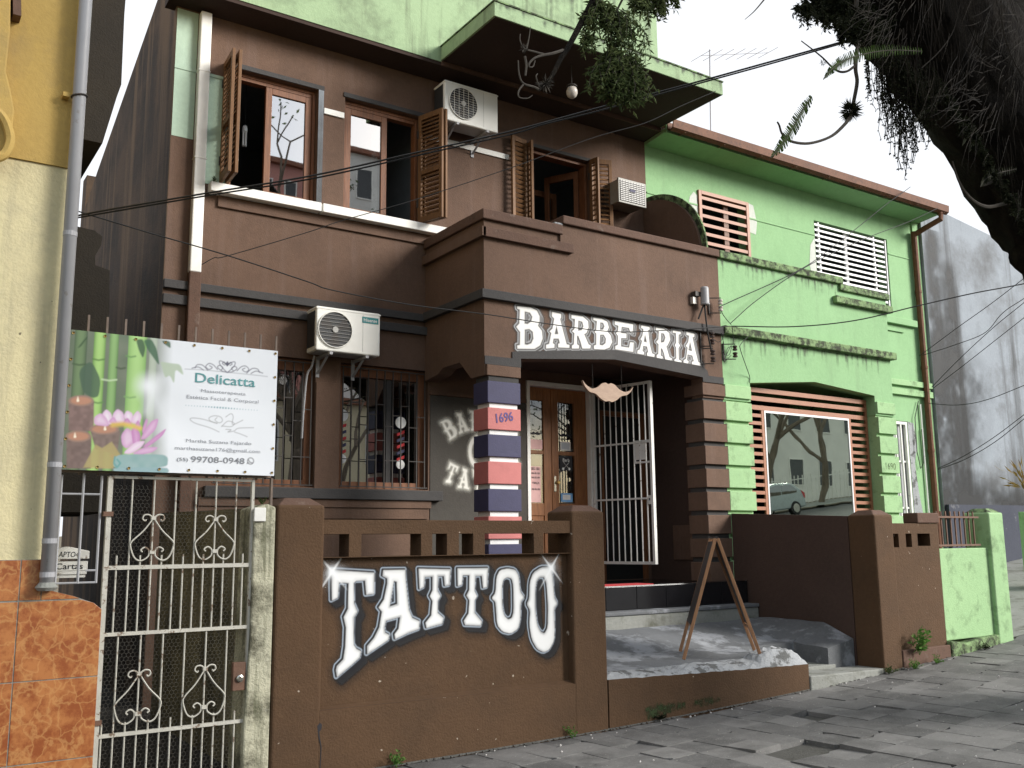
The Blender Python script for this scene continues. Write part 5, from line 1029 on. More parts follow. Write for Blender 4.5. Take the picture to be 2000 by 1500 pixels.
for P in ([(1420, 970), (1330, 930), (1200, 890), (1150, 855), (1170, 840), (1260, 850), (1400, 890)], [(1400, 890), (1340, 870), (1325, 840), (1370, 820), (1430, 830), (1450, 865), (1420, 885), (1380, 860), (1400, 835)], [(1440, 920), (1500, 870), (1560, 890), (1530, 920), (1450, 915)], [(1480, 830), (1530, 800), (1550, 830), (1545, 900), (1640, 860)], [(1480, 945), (1530, 950), (1500, 970), (1560, 960), (1600, 935), (1740, 930)], [(1560, 970), (1620, 990), (1680, 1015)]): crv(P, .004, (.12, .11, .12), .75)
q0 = zb(1712, 1240); r = np.hypot(U - q0[0], V - q0[1]); cv.over((.12, .12, .13), np.clip(.5 - (np.abs(r - .022) - .0028) / .004, 0, 1)); crv([(1690, 1225), (1705, 1250), (1730, 1258)], .006, (.12, .12, .13)); cv.fill(cv.sdf(zp([(1675, 1268), (1682, 1245), (1700, 1262)])), (.12, .12, .13))
wav = lambda u, v: np.stack([u, YB + .0015 * np.sin((u * 7 + v * 9)) * np.sin(v * 5 + 1) + .0008 * np.sin(u * 16 - v * 13), v], 1)
cv.build('sheet', 'banner_print', bn, wav, True)
mesh_obj('backing', [(1.008, YB + .014, 2.077), (2.392, YB + .014, 2.077), (2.392, YB + .014, 2.972), (1.008, YB + .014, 2.972)], [(3, 2, 1, 0)], 'rug_grey', bn)
bx = lambda x, y: Vector((*zb(x, y)[:1], YB - .012, zb(x, y)[1]))
ax = (bx(1750, 500) - bx(1200, 500 - 0)); 
for s_, x0, x1, yc, h_, m_, of in (('Delicatta', 1195, 1755, 487, .066, 'teal_ink', .006), ('Massoterapeuta', 1250, 1665, 605, .028, 'pale_ink', 0), ('Estética Facial & Corporal', 1115, 1785, 670, .032, 'pale_ink', 0), ('Martha Suzana Fajardo', 1110, 1718, 1068, .030, 'pale_ink', 0), ('marthasuzana176@gmail.com', 1005, 1800, 1138, .032, 'pale_ink', 0), ('(55)', 1025, 1128, 1230, .030, 'grey_ink', .006), ('99708-0948', 1155, 1655, 1232, .042, 'grey_ink', .014)):
    xa = zb(x0, yc)[0]; xb = zb(x1, yc)[0]; text_mesh('lettering', s_, m_, bn, ((xa + xb) / 2, YB - .0036, zb((x0 + x1) / 2, yc)[1]), (1, 0, 0), (0, 0, 1), width=xb - xa, height=h_, offset=of)
em = MB().lathe([(.004, .0), (.009, -.003), (.009, .0)], (0, 0, 0), 10, 'y'); eme = bpy.data.meshes.new('eyelet'); eme.from_pydata(em.v, [], em.f); eme.materials.append(M['brass'])
for x, z in [(1.03 + q * (1.34 / 7), 2.952) for q in range(8)] + [(1.03 + q * (1.34 / 7), 2.098) for q in range(8)] + [(2.372, 2.27 + q * .17) for q in range(4)] + [(1.025, 2.27 + q * .17) for q in range(4)]:
    o = bpy.data.objects.new('eyelet', eme); C.objects.link(o); o.location = (x, YB - .003, z); put(o, bn)
# ================================================================== THINGS ON THE HOUSES
def split_ac(name, label, x0, z0, w, h, brand=None, fan=None, horiz=False):
    y0 = FC - .36; y1 = y0 + .27; t = thing(name, label, 'air conditioner', (x0 + w / 2, y0, z0), 'outdoor air conditioner units on the brown house')
    B(x0, x0 + w, y0, y1, z0, z0 + h).build('casing', 'ac_white', t, bevel=.016, seg=3); B(x0 - .004, x0 + w + .004, y0 - .004, y1 + .004, z0 + h - .03, z0 + h - .012).build('lid_seam', 'ac_white', t, bevel=.003)
    B(x0 - .006, x0 - .0005, y0 + .04, y1 - .02, z0 + .05, z0 + h - .05).build('side_grille', 'ac_dark', t)
    cx, cz, r = fan; MB().lathe([(r, 0), (r, -.004)], (cx, y0 - .001, cz), 36, 'y').build('fan_opening', 'ac_dark', t)
    hub = MB().lathe([(r * .17, 0), (r * .17, -.012)], (cx, y0 - .006, cz), 16, 'y').build('fan_hub', 'grille_grey', t)
    for q in range(3):
        a = q * 2.094 + .3; bl = MB().prism([(cx + r * .15 * math.cos(a), cz + r * .15 * math.sin(a)), (cx + r * .9 * math.cos(a - .2), cz + r * .9 * math.sin(a - .2)), (cx + r * .95 * math.cos(a + .55), cz + r * .95 * math.sin(a + .55)), (cx + r * .2 * math.cos(a + .9), cz + r * .2 * math.sin(a + .9))], y0 - .007, y0 - .0055); bl.build('fan_blade', 'dark_iron', t)
    g = MB().tube([(cx + r * math.cos(q * math.pi / 16), y0 - .014, cz + r * math.sin(q * math.pi / 16)) for q in range(33)], .006, 5).build('fan_guard', 'ac_white', t)
    n = 10 if horiz else 13
    for q in range(1, n):
        s = -1 + 2 * q / n; c = math.sqrt(1 - s * s) * r
        p = [(cx - c, y0 - .014, cz + s * r), (cx + c, y0 - .014, cz + s * r)] if horiz else [(cx - c, y0 - .014, cz + s * r), (cx + c, y0 - .014, cz + s * r)]
        MB().tube(p, .0022 if not horiz else .003, 4).build('wire', 'grille_grey' if horiz else 'ac_white', g)
    if not horiz:
        for q in range(1, 6):
            s = -1 + 2 * q / 6; c = math.sqrt(1 - s * s) * r; MB().tube([(cx + s * r, y0 - .017, cz - c), (cx + s * r, y0 - .017, cz + c)], .003, 4).build('wire', 'ac_white', g)
    B(x0 + w * .72, x0 + w * .724, y0 - .002, y0 - .0005, z0 + .03, z0 + h - .04).build('panel_seam', 'grille_grey', t)
    for fx_ in (.22, .78):
        x = x0 + w * fx_; MB().bar((x, FC - .002, z0 - .025), (x, y0 - .03, z0 - .025), .035, .03).bar((x, FC - .01, z0 - .20), (x, y0 + .06, z0 - .03), .025, .012).box(x - .02, x + .02, FC - .012, FC - .001, z0 - .24, z0 - .005).build('bracket', 'grey_pipe', t)
        B(x - .015, x + .015, y0 + .02, y0 + .06, z0 - .012, z0 + .001).build('foot', 'rubber', t)
    B(x0 + .03, x0 + w - .03, y0 + .03, y1 - .02, z0 - .006, z0 - .0005).build('drip_pan', 'grey_pipe', t)
    return t
a1 = split_ac('air_conditioner', 'white outdoor air conditioner with teal badge below the grey bands', 3.955, 3.69, .77, .495, fan=(4.175, 3.935, .20), horiz=True)
B(4.50, 4.70, FC - .364, FC - .3605, 4.055, 4.125).build('badge', 'teal', a1); text_mesh('lettering', 'Hisense', 'white_ink', a1, (4.60, FC - .3655, 4.09), (1, 0, 0), (0, 0, 1), width=.165, offset=.012)
MB().tube(catmull([(4.04, FC - .12, 3.67), (4.03, FC - .06, 3.55), (3.99, FC - .035, 3.45), (3.965, FC - .03, 3.1), (3.95, FC - .03, 2.75)], 5), .013, 6).build('drain_hose', 'grey_pipe', a1)
split_ac('air_conditioner', 'white outdoor air conditioner high under the eave between the open shutters', 5.565, 6.755, .785, .525, fan=(5.83, 7.02, .205))
ac3 = thing('window_air_conditioner', 'grey louvred window air conditioner right of the balcony door', 'air conditioner', (8.6, FC - .3, 6.25))
B(8.37, 8.85, FC - .30, FC - .001, 6.255, 6.585).build('casing', 'unit_grey', ac3, bevel=.01); B(8.355, 8.865, FC - .335, FC - .301, 6.24, 6.60).build('front_frame', 'unit_grey', ac3, bevel=.008); B(8.385, 8.835, FC - .338, FC - .3355, 6.27, 6.57).build('grille_back', 'ac_dark', ac3)
for q in range(11): B(8.385, 8.835, FC - .347, FC - .339, 6.275 + q * .0275, 6.289 + q * .0275).build('louvre', 'grille_grey', ac3)
for q in range(9): B(8.425 + q * .05, 8.43 + q * .05, FC - .351, FC - .3475, 6.27, 6.57).build('louvre', 'unit_grey', ac3)
B(8.55, 8.65, FC - .355, FC - .3515, 6.42, 6.455).build('badge', 'navy_paint', ac3)
# hanging moustache sign
ms_ = thing('moustache_sign', 'pale wooden moustache sign hanging on chains in the porch arch', 'sign', (7.31, PP + .1, 3.35))
mp_ = [(-.40, .125), (-.36, .04), (-.29, -.02), (-.20, -.04 + .01), (-.12, -.09), (-.05, -.118), (0, -.105), (.05, -.118), (.12, -.09), (.20, -.03), (.29, -.015), (.36, .04), (.40, .11), (.34, .045), (.25, .02), (.17, .045), (.10, .10), (.04, .115), (0, .095), (-.04, .115), (-.10, .10), (-.17, .045), (-.25, .02), (-.34, .06)]
MB().prism([(7.31 + x, 3.36 + z) for x, z in smooth_poly(mp_, 2)], PP + .085, PP + .12).build('board', 'pale_wood', ms_, bevel=.004)
for x in (7.08, 7.53):
    zt = 3.68 if x < 7.3 else 3.72; c = MB(); n = 14
    for q in range(n):
        z0 = 3.385 + (zt - 3.385) * q / n; z1 = z0 + (zt - 3.385) / n * 1.25; d = .006
        pts = [(x + (d * math.cos(t) if q % 2 else 0), PP + .10 + (0 if q % 2 else d * math.cos(t)), (z0 + z1) / 2 + (z1 - z0) / 2 * math.sin(t)) for t in [k_ * math.pi / 4 for k_ in range(9)]]; c.tube(pts, .0022, 4)
    c.build('chain', 'dark_iron', ms_)
# open white iron door grille in the porch
gg = thing('iron_door_grille', 'open white barred iron door grille standing in the porch', 'gate', (8.03, FC - .05, 1.3))
A = Vector((8.035, FC - .06, 0)); Bv = Vector((8.235, 9.10, 0)); dv = Bv - A
def gpt(t, z): p = A + dv * t; return (p.x, p.y, z)
for t, w in ((0.0, .035), (1., .055)): MB().bar(gpt(t, 1.31), gpt(t, 3.62), w, .035, dv.normalized()).build('stile', 'white_metal', gg)
for z, w in ((3.605, .035), (2.845, .022), (2.13, .022), (1.325, .035)): MB().bar(gpt(.02, z), gpt(.98, z), .022, w).build('rail', 'white_metal', gg)
for q in range(1, 10): MB().tube([gpt(q / 10, 1.33), gpt(q / 10, 3.60)], .0085, 6).build('bar', 'white_metal', gg)
lp = MB(); 
for a_, b_, z0, z1 in ((.70, .98, 2.575, 2.60), (.70, .98, 2.84, 2.87), (.70, .73, 2.6, 2.84), (.73, .90, 2.62, 2.83)): lp.bar(gpt(a_, (z0 + z1) / 2), gpt(b_, (z0 + z1) / 2), .006, z1 - z0)
lp.build('lock_plate', 'white_metal', gg); MB().bar(gpt(.93, 2.11), gpt(1.0, 2.11), .05, .11).build('lock', 'white_metal', gg); MB().bar(gpt(.95, 2.115), gpt(.965, 2.115), .06, .03).build('keyhole', 'black', gg)
# rugs on the porch floor
r1 = MB().prism([(6.4, 8.50), (7.65, 8.50), (7.65, 8.78), (6.4, 8.78)], 1.104, 1.112, 'z').build('rug', 'rug_red'); tag(r1, 'red rug at the front edge of the black porch floor', 'rug')
r2 = MB().prism([(6.4, 8.86), (7.6, 8.86), (7.6, 9.02), (6.4, 9.02)], 1.0855, 1.096, 'z').build('rug', 'rug_grey'); tag(r2, 'pale grey strip of rug behind the red one on the porch floor', 'rug')
# A-board
ab = thing('sandwich_board', 'folding wooden A-board with black panels seen edge-on in the forecourt', 'sign', (7.1, 6.95, .44))
f1, f2, ap = Vector((6.765, 7.12, .455)), Vector((7.45, 6.735, .425)), Vector((7.085, 6.925, 1.615)); fdir = (f2 - f1); fdir.z = 0; fdir.normalize(); pv = Vector((.635, .772, 0)); WD = .46
zr = terr(7.0, 7.5) + .01
for foot, s in ((f1, -1), (f2, 1)):
    fr = MB()
    for k_ in (0, 1):
        b0 = foot + pv * WD * k_; b0.z = foot.z if k_ == 0 else terr(b0.x, b0.y) + .004
        fr.bar(b0, ap + pv * WD * k_ + fdir * s * .012, .032, .022, pv)
    l = fr.build('frame', 'leg_wood', ab, bevel=.003)
    d_ = (foot - ap); a_ = ap + d_ * .03; b_ = ap + d_ * .72; off = Vector((fdir.x * s * .017, fdir.y * s * .017, .004))
    m = MB(); P = [a_ + pv * .0 + off, a_ + pv * WD + off, b_ + pv * WD + off, b_ + pv * .0 + off]; th = Vector((fdir.x * s, fdir.y * s, .3)).normalized() * .008
    m.add(P + [p + th for p in P], [(0, 1, 2, 3), (7, 6, 5, 4), (0, 4, 5, 1), (1, 5, 6, 2), (2, 6, 7, 3), (3, 7, 4, 0)]); m.build('panel', 'board_black', l)
    MB().bar(ap + d_ * .73 + pv * .016, ap + d_ * .73 + pv * (WD - .016), .02, .02).build('cross_rail', 'leg_wood', l)
MB().bar(ap + pv * -.01 + Vector((0, 0, .012)), ap + pv * (WD + .01) + Vector((0, 0, .012)), .03, .018).build('hinge', 'dark_iron', ab)
# globe lamp under the canopy
gl = thing('canopy_lamp', 'round dusty glass lamp hanging under the canopy slab', 'lamp', (6.6, 8.9, 7.5)); gc = at(1117, 181, 8.9)
MB().lathe([(.02, .11), (.055, .10), (.07, .085), (.066, .075)], gc, 18).build('cap', 'dark_iron', gl); MB().lathe([(.002, -.075), (.03, -.07), (.055, -.048), (.071, -.01), (.071, .025), (.058, .06), (.03, .078)], gc, 22).build('globe', 'ceramic', gl, smooth=True); MB().tube([gc + Vector((0, 0, .1)), Vector((gc.x, gc.y, 7.505))], .007, 6).build('rod', 'dark_iron', gl)
# bulb in the left upper room, lamp behind the banner
bq = at(478, 262, FC + .45); bl = thing('hanging_bulb', 'white compact bulb hanging inside the open left upstairs window', 'lamp', (bq.x, bq.y, 7.3))
MB().lathe([(.022, .10), (.03, .07), (.032, .03)], bq, 12).build('socket', 'lamp_white', bl)
for k_ in range(4): a_ = k_ * math.pi / 2 + .4; MB().tube([bq + Vector((.02 * math.cos(a_), .02 * math.sin(a_), .03)), bq + Vector((.02 * math.cos(a_), .02 * math.sin(a_), -.15))], .011, 6).build('tube', 'bulb', bl)
MB().tube([bq + Vector((0, 0, .1)), Vector((bq.x, bq.y, 7.3))], .004, 4).build('flex', 'cable', bl)
lq = at(553, 743, FC + 1.1); ll = thing('ceiling_lamp', 'lit round lamp inside the lower window beside the banner', 'lamp', (lq.x, lq.y, 4.19)); MB().lathe([(.003, -.05), (.03, -.042), (.048, -.015), (.048, .015), (.03, .042), (.012, .05)], lq, 16).build('globe', 'lamp_lit', ll, smooth=True); MB().tube([lq + Vector((0, 0, .05)), Vector((lq.x, lq.y, 4.19))], .005, 4).build('flex', 'cable', ll)
# TV aerial on the green roof
an = thing('television_aerial', 'thin television aerial standing on the green house roof', 'aerial', (12.15, 11.57, 8.4)); t0 = at(1386, 97, 11.57); t1 = at(1386, 258, 11.57); MB().tube([(t1.x, t1.y, 8.25), t0], .012, 6).build('mast', 'grey_pipe', an)
b0 = at(1369, 109, 11.57); b1 = at(1500, 103, 11.57); MB().tube([b0, b1], .006, 5).build('boom', 'grey_pipe', an)
for q in range(7): p = b0.lerp(b1, q / 6); MB().tube([p + Vector((0, -.25, 0)), p + Vector((0, .25, 0))], .005, 4).build('element', 'grey_pipe', an)
# service head, insulators and brackets where the cables reach the house
sh = thing('service_head', 'grey cylindrical cable entry head on the brown porch corner', 'service head', (8.8, PP - .1, 4.55))
MB().lathe([(.058, 0), (.062, .015), (.055, .02), (.054, .22), (.045, .235)], (8.80, PP - .10, 4.59), 18).build('hood', 'grey_pipe', sh, smooth=False); B(8.66, 8.75, PP - .08, PP - .001, 4.70, 4.76).build('bracket', 'dark_iron', sh); B(8.64, 8.70, PP - .05, PP - .001, 4.60, 4.69).build('bracket', 'ceramic', sh)
MB().tube(catmull([(8.79, PP - .10, 4.60), (8.80, PP - .10, 4.45), (8.83, PP - .10, 4.20), (8.89, PP - .10, 3.95)], 5), .011, 6).build('cable_tail', 'cable', sh); MB().tube([(8.78, PP - .09, 4.58), (8.70, PP - .07, 4.40)], .012, 5).build('cable_tail', 'cable', sh)
def rack(x, z, label, two=True, mat='dark_ceramic'):
    t = thing('insulator_rack', label, 'insulator', (x, PP, z), 'insulators at the party line'); MB().box(x - .09, x - .075, PP - .02, PP - .001, z - .11, z + .11).bar((x - .08, PP - .015, z + .10), (x + .05, PP - .10, z + .10), .012, .012).bar((x - .08, PP - .015, z - .10), (x + .05, PP - .10, z - .10), .012, .012).build('frame', 'dark_iron', t)
    for dz in (.045, -.045): MB().lathe([(.018, -.035), (.032, -.03), (.032, -.012), (.018, 0), (.032, .012), (.032, .03), (.018, .035)], (x + .04, PP - .10, z + dz), 12).build('spool', mat, t)
rack(8.86, 4.16, 'dark insulator rack on the brown wall just below the grey band'); rack(8.86, 3.93, 'lower dark insulator rack on the brown wall beside the last letter'); rack(9.04, 4.62, 'black and white insulator rack on the party line above the band', mat='ceramic'); rack(9.27, 4.03, 'dark insulator hanging on the green wall below the mossy band')
# ================================================================== CABLES
def cable(label, pts, r=.006, group='overhead cables', name='cable'):
    P = catmull([at(x, y, Y) for x, y, Y in pts], 7); o = MB().tube(P, r, 5).build(name, 'cable'); tag(o, label, 'cable', group)
def lin(P, y0, y1):
    n = len(P); x0 = P[0][0]; x1 = P[-1][0]; return [(x, y, y0 + (y1 - y0) * (x - x0) / (x1 - x0)) for x, y in P]
cable('upper strand of the twin cable rising from the grey pipe to the big tree', lin([(120, 428), (200, 412), (400, 378), (610, 343), (814, 298), (1000, 256), (1164, 212), (1347, 164), (1500, 122), (1680, 72)], 8.1, 4.6), .008)
cable('lower strand of the twin cable rising from the grey pipe to the big tree', lin([(120, 431), (200, 417), (400, 383), (610, 349), (814, 304), (1000, 262), (1059, 244), (1164, 218), (1347, 168), (1500, 126), (1680, 75)], 8.1, 4.62), .007)
cable('thin cable sagging across the front of the barber shop lettering', lin([(120, 402), (147, 411), (282, 452), (444, 499), (600, 550), (650, 567), (800, 595), (950, 614), (1080, 634), (1200, 648), (1320, 644), (1428, 637)], 8.0, 8.58), .006)
cable('thin cable from the white downpipe up past the canopy', lin([(394, 517), (420, 503), (444, 500), (600, 454), (668, 431), (811, 390), (1000, 327), (1155, 270), (1260, 240), (1330, 207), (1398, 178)], 9.8, 8.46), .005)
cable('cable from the insulators past the white slats to the grey chimney', [(1405, 600, 8.55), (1425, 590, 8.56), (1562, 527, 8.6), (1640, 472, 8.9), (1730, 400, 9.25), (1766, 374, 9.42), (1778, 365, 10.04)])
cable('steeper cable from the mossy band to the end of the copper gutter', [(1427, 631, 8.6), (1480, 585, 8.6), (1571, 523, 8.6), (1680, 470, 8.95), (1775, 433, 9.3), (1831, 407, 9.44)])
cable('cable sagging right from the mossy band past the green house', lin([(1428, 637), (1550, 638), (1670, 626), (1790, 598), (1900, 573), (2020, 550), (2300, 488)], 8.58, 5.2), .008)
cable('cable dropping from the insulators to the green lintel', lin([(1462, 656), (1447, 672), (1446, 682), (1456, 712), (1464, 735), (1464, 748)], 8.66, 8.70), .005)
cable('loose wire looped below the mossy band at the party line', [(1412, 655, 8.6), (1414, 690, 8.6), (1425, 692, 8.62), (1428, 675, 8.6), (1414, 706, 8.6), (1428, 694, 8.6)], .004)
cable('black wire curling between the two insulator racks', [(1385, 655, 8.58), (1396, 664, 8.6), (1404, 668, 8.6), (1412, 660, 8.6), (1410, 650, 8.6)], .004)
cable('thin looped wire beside the hanging insulator', [(1408, 650, 8.6), (1412, 662, 8.6), (1414, 680, 8.6), (1410, 690, 8.6), (1418, 693, 8.6), (1421, 680, 8.6), (1428, 677, 8.6)], .0035)
cable('short wire tail hooked below the party line', [(1430, 640, 8.6), (1432, 656, 8.6), (1432, 672, 8.6)], .005)
cable('wire running down from the white and black insulator to the band', [(1408, 604, 8.6), (1412, 614, 8.6), (1420, 625, 8.6), (1428, 634, 8.6)], .005)
for lab, P in (('topmost of the four cables climbing right across the grey building', [(1796, 695), (1870, 640), (1940, 590), (2020, 528)]), ('second from the top of the cables climbing right across the grey building', [(1802, 694), (1870, 672), (1925, 649), (1960, 610), (2020, 570)]), ('third from the top of the cables climbing right across the grey building', [(1820, 756), (1870, 705), (1940, 640), (2020, 575)]), ('lowest of the four cables climbing right across the grey building', [(1823, 758), (1880, 715), (1950, 660), (2020, 605)]), ('flat cable sagging across the grey building', [(1814, 788), (1871, 791), (1930, 780), (2020, 745)]), ('upper of the two low cables on the grey building', [(1832, 915), (1880, 892), (1940, 855), (2020, 795)]), ('lower of the two low cables on the grey building', [(1832, 917), (1885, 897), (1945, 862), (2020, 802)])):
    (xa_, ya_), (xb_, yb_) = P[-2:]; P = P + [(xb_ + 260, yb_ + (yb_ - ya_) / (xb_ - xa_) * 260)]
    cable(lab, lin(P, 9.35, 5.5), .006)
# ================================================================== TREE
tr = thing('street_tree', 'big leaning street tree hung with epiphytes and fine roots', 'tree', (9.5, 3.6, .3))
def rough_limb(name, ctrl, rad, mat, n=18, bumpy=.09, seed=1, parent=tr):
    rr = np.random.default_rng(seed); P = catmull(ctrl, 8); m = len(P); R = np.interp(np.linspace(0, 1, m), np.linspace(0, 1, len(rad)), rad); mb = MB(); mb.tube(P, list(R), n)
    ph = rr.random(12) * 7
    for i in range(m):
        for k_ in range(n):
            q = i * n + k_; c = P[i]; v = Vector(mb.v[q]) - c; a = k_ / n * 2 * math.pi
            f = 1 + bumpy * (math.sin(3 * a + i * .35 + ph[0]) + .7 * math.sin(7 * a - i * .5 + ph[1]) + .6 * math.sin(11 * a + i * .9 + ph[2])) * .6 + rr.uniform(-.03, .03); mb.v[q] = tuple(c + v * f)
    return mb.build(name, mat, parent, smooth=True)
T4 = 4.0
rough_limb('trunk', [(9.6, 3.6, -.2), (9.45, 3.65, 1.2), (9.2, 3.75, 2.6), (8.62, 3.9, 3.95), (8.22, T4, 4.55), (7.15, T4, 5.35), (6.0, T4, 5.98), (5.0, T4, 6.35), (3.6, T4, 6.6), (2.4, 4.1, 6.7)], [.62, .55, .52, .50, .50, .50, .44, .34, .22, .12], 'bark', 22, .10, 2)
rough_limb('branch', [(8.3, 4.0, 4.9), (9.2, 4.6, 6.8), (10.2, 5.2, 8.6)], [.4, .28, .15], 'bark', 12, .1, 3); rough_limb('branch', [(7.2, 4.0, 5.6), (6.6, 3.4, 7.2), (5.8, 2.8, 8.8)], [.35, .24, .12], 'bark', 12, .1, 4)
def twig(pts, r0, r1=None, Y=T4, name='twig', mat='twig'):
    P = catmull([at(x, y, Y) if len(q) == 2 else at(x, y, q[2]) for q in pts for x, y in [q[:2]]], 5); r1 = r1 or r0 * .4; return MB().tube(P, [r0 + (r1 - r0) * i / (len(P) - 1) for i in range(len(P))], 6).build(name, mat, tr)
twig([(1672, -20), (1674, 45), (1678, 75), (1673, 105), (1671, 135), (1674, 160), (1668, 195), (1662, 225), (1645, 248), (1620, 268), (1580, 280), (1545, 276), (1528, 262), (1522, 245), (1518, 238)], .019, .006); twig([(1668, 130), (1655, 139), (1640, 140), (1625, 131), (1608, 114), (1590, 99), (1565, 80)], .010, .004)
twig([(1995, 392), (1960, 398), (1930, 404), (1905, 395), (1885, 375), (1872, 352), (1866, 335), (1860, 315)], .018, .006); twig([(1905, 300), (1925, 320), (1938, 338)], .006); twig([(1985, 345), (1950, 352), (1920, 362)], .03, .01)
twig([(1175, -60), (1158, 0), (1140, 35), (1124, 66), (1108, 95), (1095, 115), (1080, 145), (1070, 160), (1052, 176)], .022, .009, mat='bark'); twig([(1100, 98), (1080, 104), (1060, 108), (1045, 113), (1035, 122), (1033, 130), (1041, 130), (1045, 118)], .009, .003); twig([(1062, 106), (1040, 100), (1024, 95), (1016, 80), (1016, 66)], .006, .002); twig([(1028, 97), (1033, 75), (1036, 52)], .004, .002); twig([(1054, 176), (1043, 170), (1022, 163), (1014, 145), (1012, 118)], .008, .003); twig([(1022, 165), (1013, 178), (1014, 190), (1030, 192), (1040, 186)], .005, .002); twig([(1053, 170), (1047, 150), (1050, 144)], .004, .003); twig([(1500, -10), (1475, 20), (1455, 38)], .006, .002); twig([(1025, 110), (1028, 128), (1026, 148)], .007, .005)
for P, r0, r1 in (([(4.9, T4, 6.30), (4.2, T4, 5.75), (3.7, T4, 5.25), tuple(at(1175, -60, T4))], .035, .022), ([(4.6, T4, 6.40), (4.1, T4 + .05, 5.7), (3.75, T4 + .03, 5.2), tuple(at(1205, 20, T4))], .02, .006), ([(4.7, T4 + .1, 6.35), (4.35, T4 + .1, 5.8), (4.0, T4 + .05, 5.3), tuple(at(1290, -20, T4))], .018, .006), ([(5.6, T4, 6.1), (5.2, T4, 5.9), tuple(at(1500, -10, T4))], .015, .006), ([(6.1, T4, 5.7), tuple(at(1680, -60, T4)), tuple(at(1672, -20, T4))], .03, .019)):
    Q = catmull(P, 5); MB().tube(Q, [r0 + (r1 - r0) * i / (len(Q) - 1) for i in range(len(Q))], 6).build('twig', 'bark', tr)
def leaf_quad(mb, p, d, ln, wd, rr):
    d = d.normalized(); s = d.cross(Vector((rr.uniform(-1, 1), rr.uniform(-1, 1), rr.uniform(-1, 1)))); s = s.normalized() if s.length > 1e-4 else Vector((1, 0, 0))
    nn = s.cross(d) * ln * .08
    mb.add([p, p + d * ln * .45 + s * wd / 2 + nn, p + d * ln, p + d * ln * .45 - s * wd / 2 + nn], [(0, 1, 2, 3)])
rr = random.Random(11)
# hanging leafy cluster before the canopy
tw = MB(); lf = MB()
def tuft(px, py, length, spread, n, Y, ln=.05, wd=.014, mb=None, wmb=None, tr_=.0025):
    o = at(px, py, Y); mb = mb or lf; wmb = wmb or tw
    for q in range(n):
        L_ = length * rr.uniform(.45, 1.0); end = o + Vector((rr.gauss(0, spread), rr.gauss(0, spread * .6), -L_)); mid = o.lerp(end, .5) + Vector((rr.gauss(0, spread * .35), rr.gauss(0, spread * .3), L_ * .12)); P = catmull([o, mid, end], 5); wmb.tube(P, [tr_, tr_, tr_ * .9] + [tr_ * .6] * (len(P) - 3), 3, False)
        for p in P[2:]:
            for k_ in range(3): leaf_quad(mb, p, Vector((rr.uniform(-1, 1), rr.uniform(-1, 1), rr.uniform(-1.2, .35))), ln * rr.uniform(.6, 1.15), wd * rr.uniform(.7, 1.2), rr)
for a_ in ((1190, 5, .30, .06, 13), (1205, 15, .40, .08, 17), (1222, 30, .36, .08, 14), (1200, 95, .30, .075, 46), (1225, 105, .30, .085, 40), (1185, 120, .24, .05, 26), (1205, 140, .20, .06, 26), (1170, -5, .22, .05, 14), (1150, 20, .16, .04, 8), (1145, 65, .12, .03, 7), (1255, -8, .14, .06, 14), (1285, -15, .14, .06, 16), (1305, -22, .12, .06, 14), (1320, -28, .1, .04, 8), (1235, 150, .17, .05, 18)):
    tuft(*a_, T4)
tag(tw.build('fine_twigs', 'twig', tr), kind='stuff'); tag(lf.build('foliage', 'leaf', tr), kind='stuff')
# small dark leaves and hanging strands under the limb
lf2 = MB(); tw2 = MB()
for q in range(95):
    x = rr.uniform(1560, 1740); y = -20 + rr.uniform(0, 70) * (1 - abs(x - 1650) / 170) + max(0, (x - 1640)) * .35; tuft(x, y, rr.uniform(.05, .16), .03, 3, T4 + rr.uniform(-.1, .2), .04, .014, lf2, tw2, .0018)
for q in range(230):                                       # string-like epiphytes
    x = rr.gauss(1752, 36); x = min(max(x, 1690), 1845); y = 60 + max(0, x - 1690) * .55 + rr.uniform(-15, 45); L_ = rr.uniform(.25, .85) * math.exp(-((x - 1745) / 75) ** 2) + .05
    o = at(x, y, T4 + rr.uniform(-.25, .25)); P = [o + Vector((.012 * math.sin(t * 2.1 + q), .012 * math.cos(t * 1.7 + q), -L_ * t / 9)) for t in range(10)]; tw2.tube(P, .0022, 3, False)
    for p in P[1:]:
        for k_ in range(3): leaf_quad(lf2, p, Vector((rr.uniform(-1, 1), rr.uniform(-1, 1), rr.uniform(-1, .2))), .022, .011, rr)
def edge_y(x): return float(np.interp(x, [1690, 1760, 1800, 1830, 1850, 1880, 1930, 1990, 2010], [70, 130, 190, 170, 205, 245, 330, 420, 450]))
for q in range(260):                                       # ragged moss along the lower edge
    x = rr.uniform(1640, 2005); y = edge_y(x) - rr.uniform(0, 30); tuft(x, y, rr.uniform(.02, .09), .02, 2, T4 - .25, .035, .012, lf2, tw2, .0015)
tag(tw2.build('hanging_strands', 'bark', tr), kind='stuff'); tag(lf2.build('epiphyte_foliage', 'leaf_dark', tr), kind='stuff')
hair = MB()
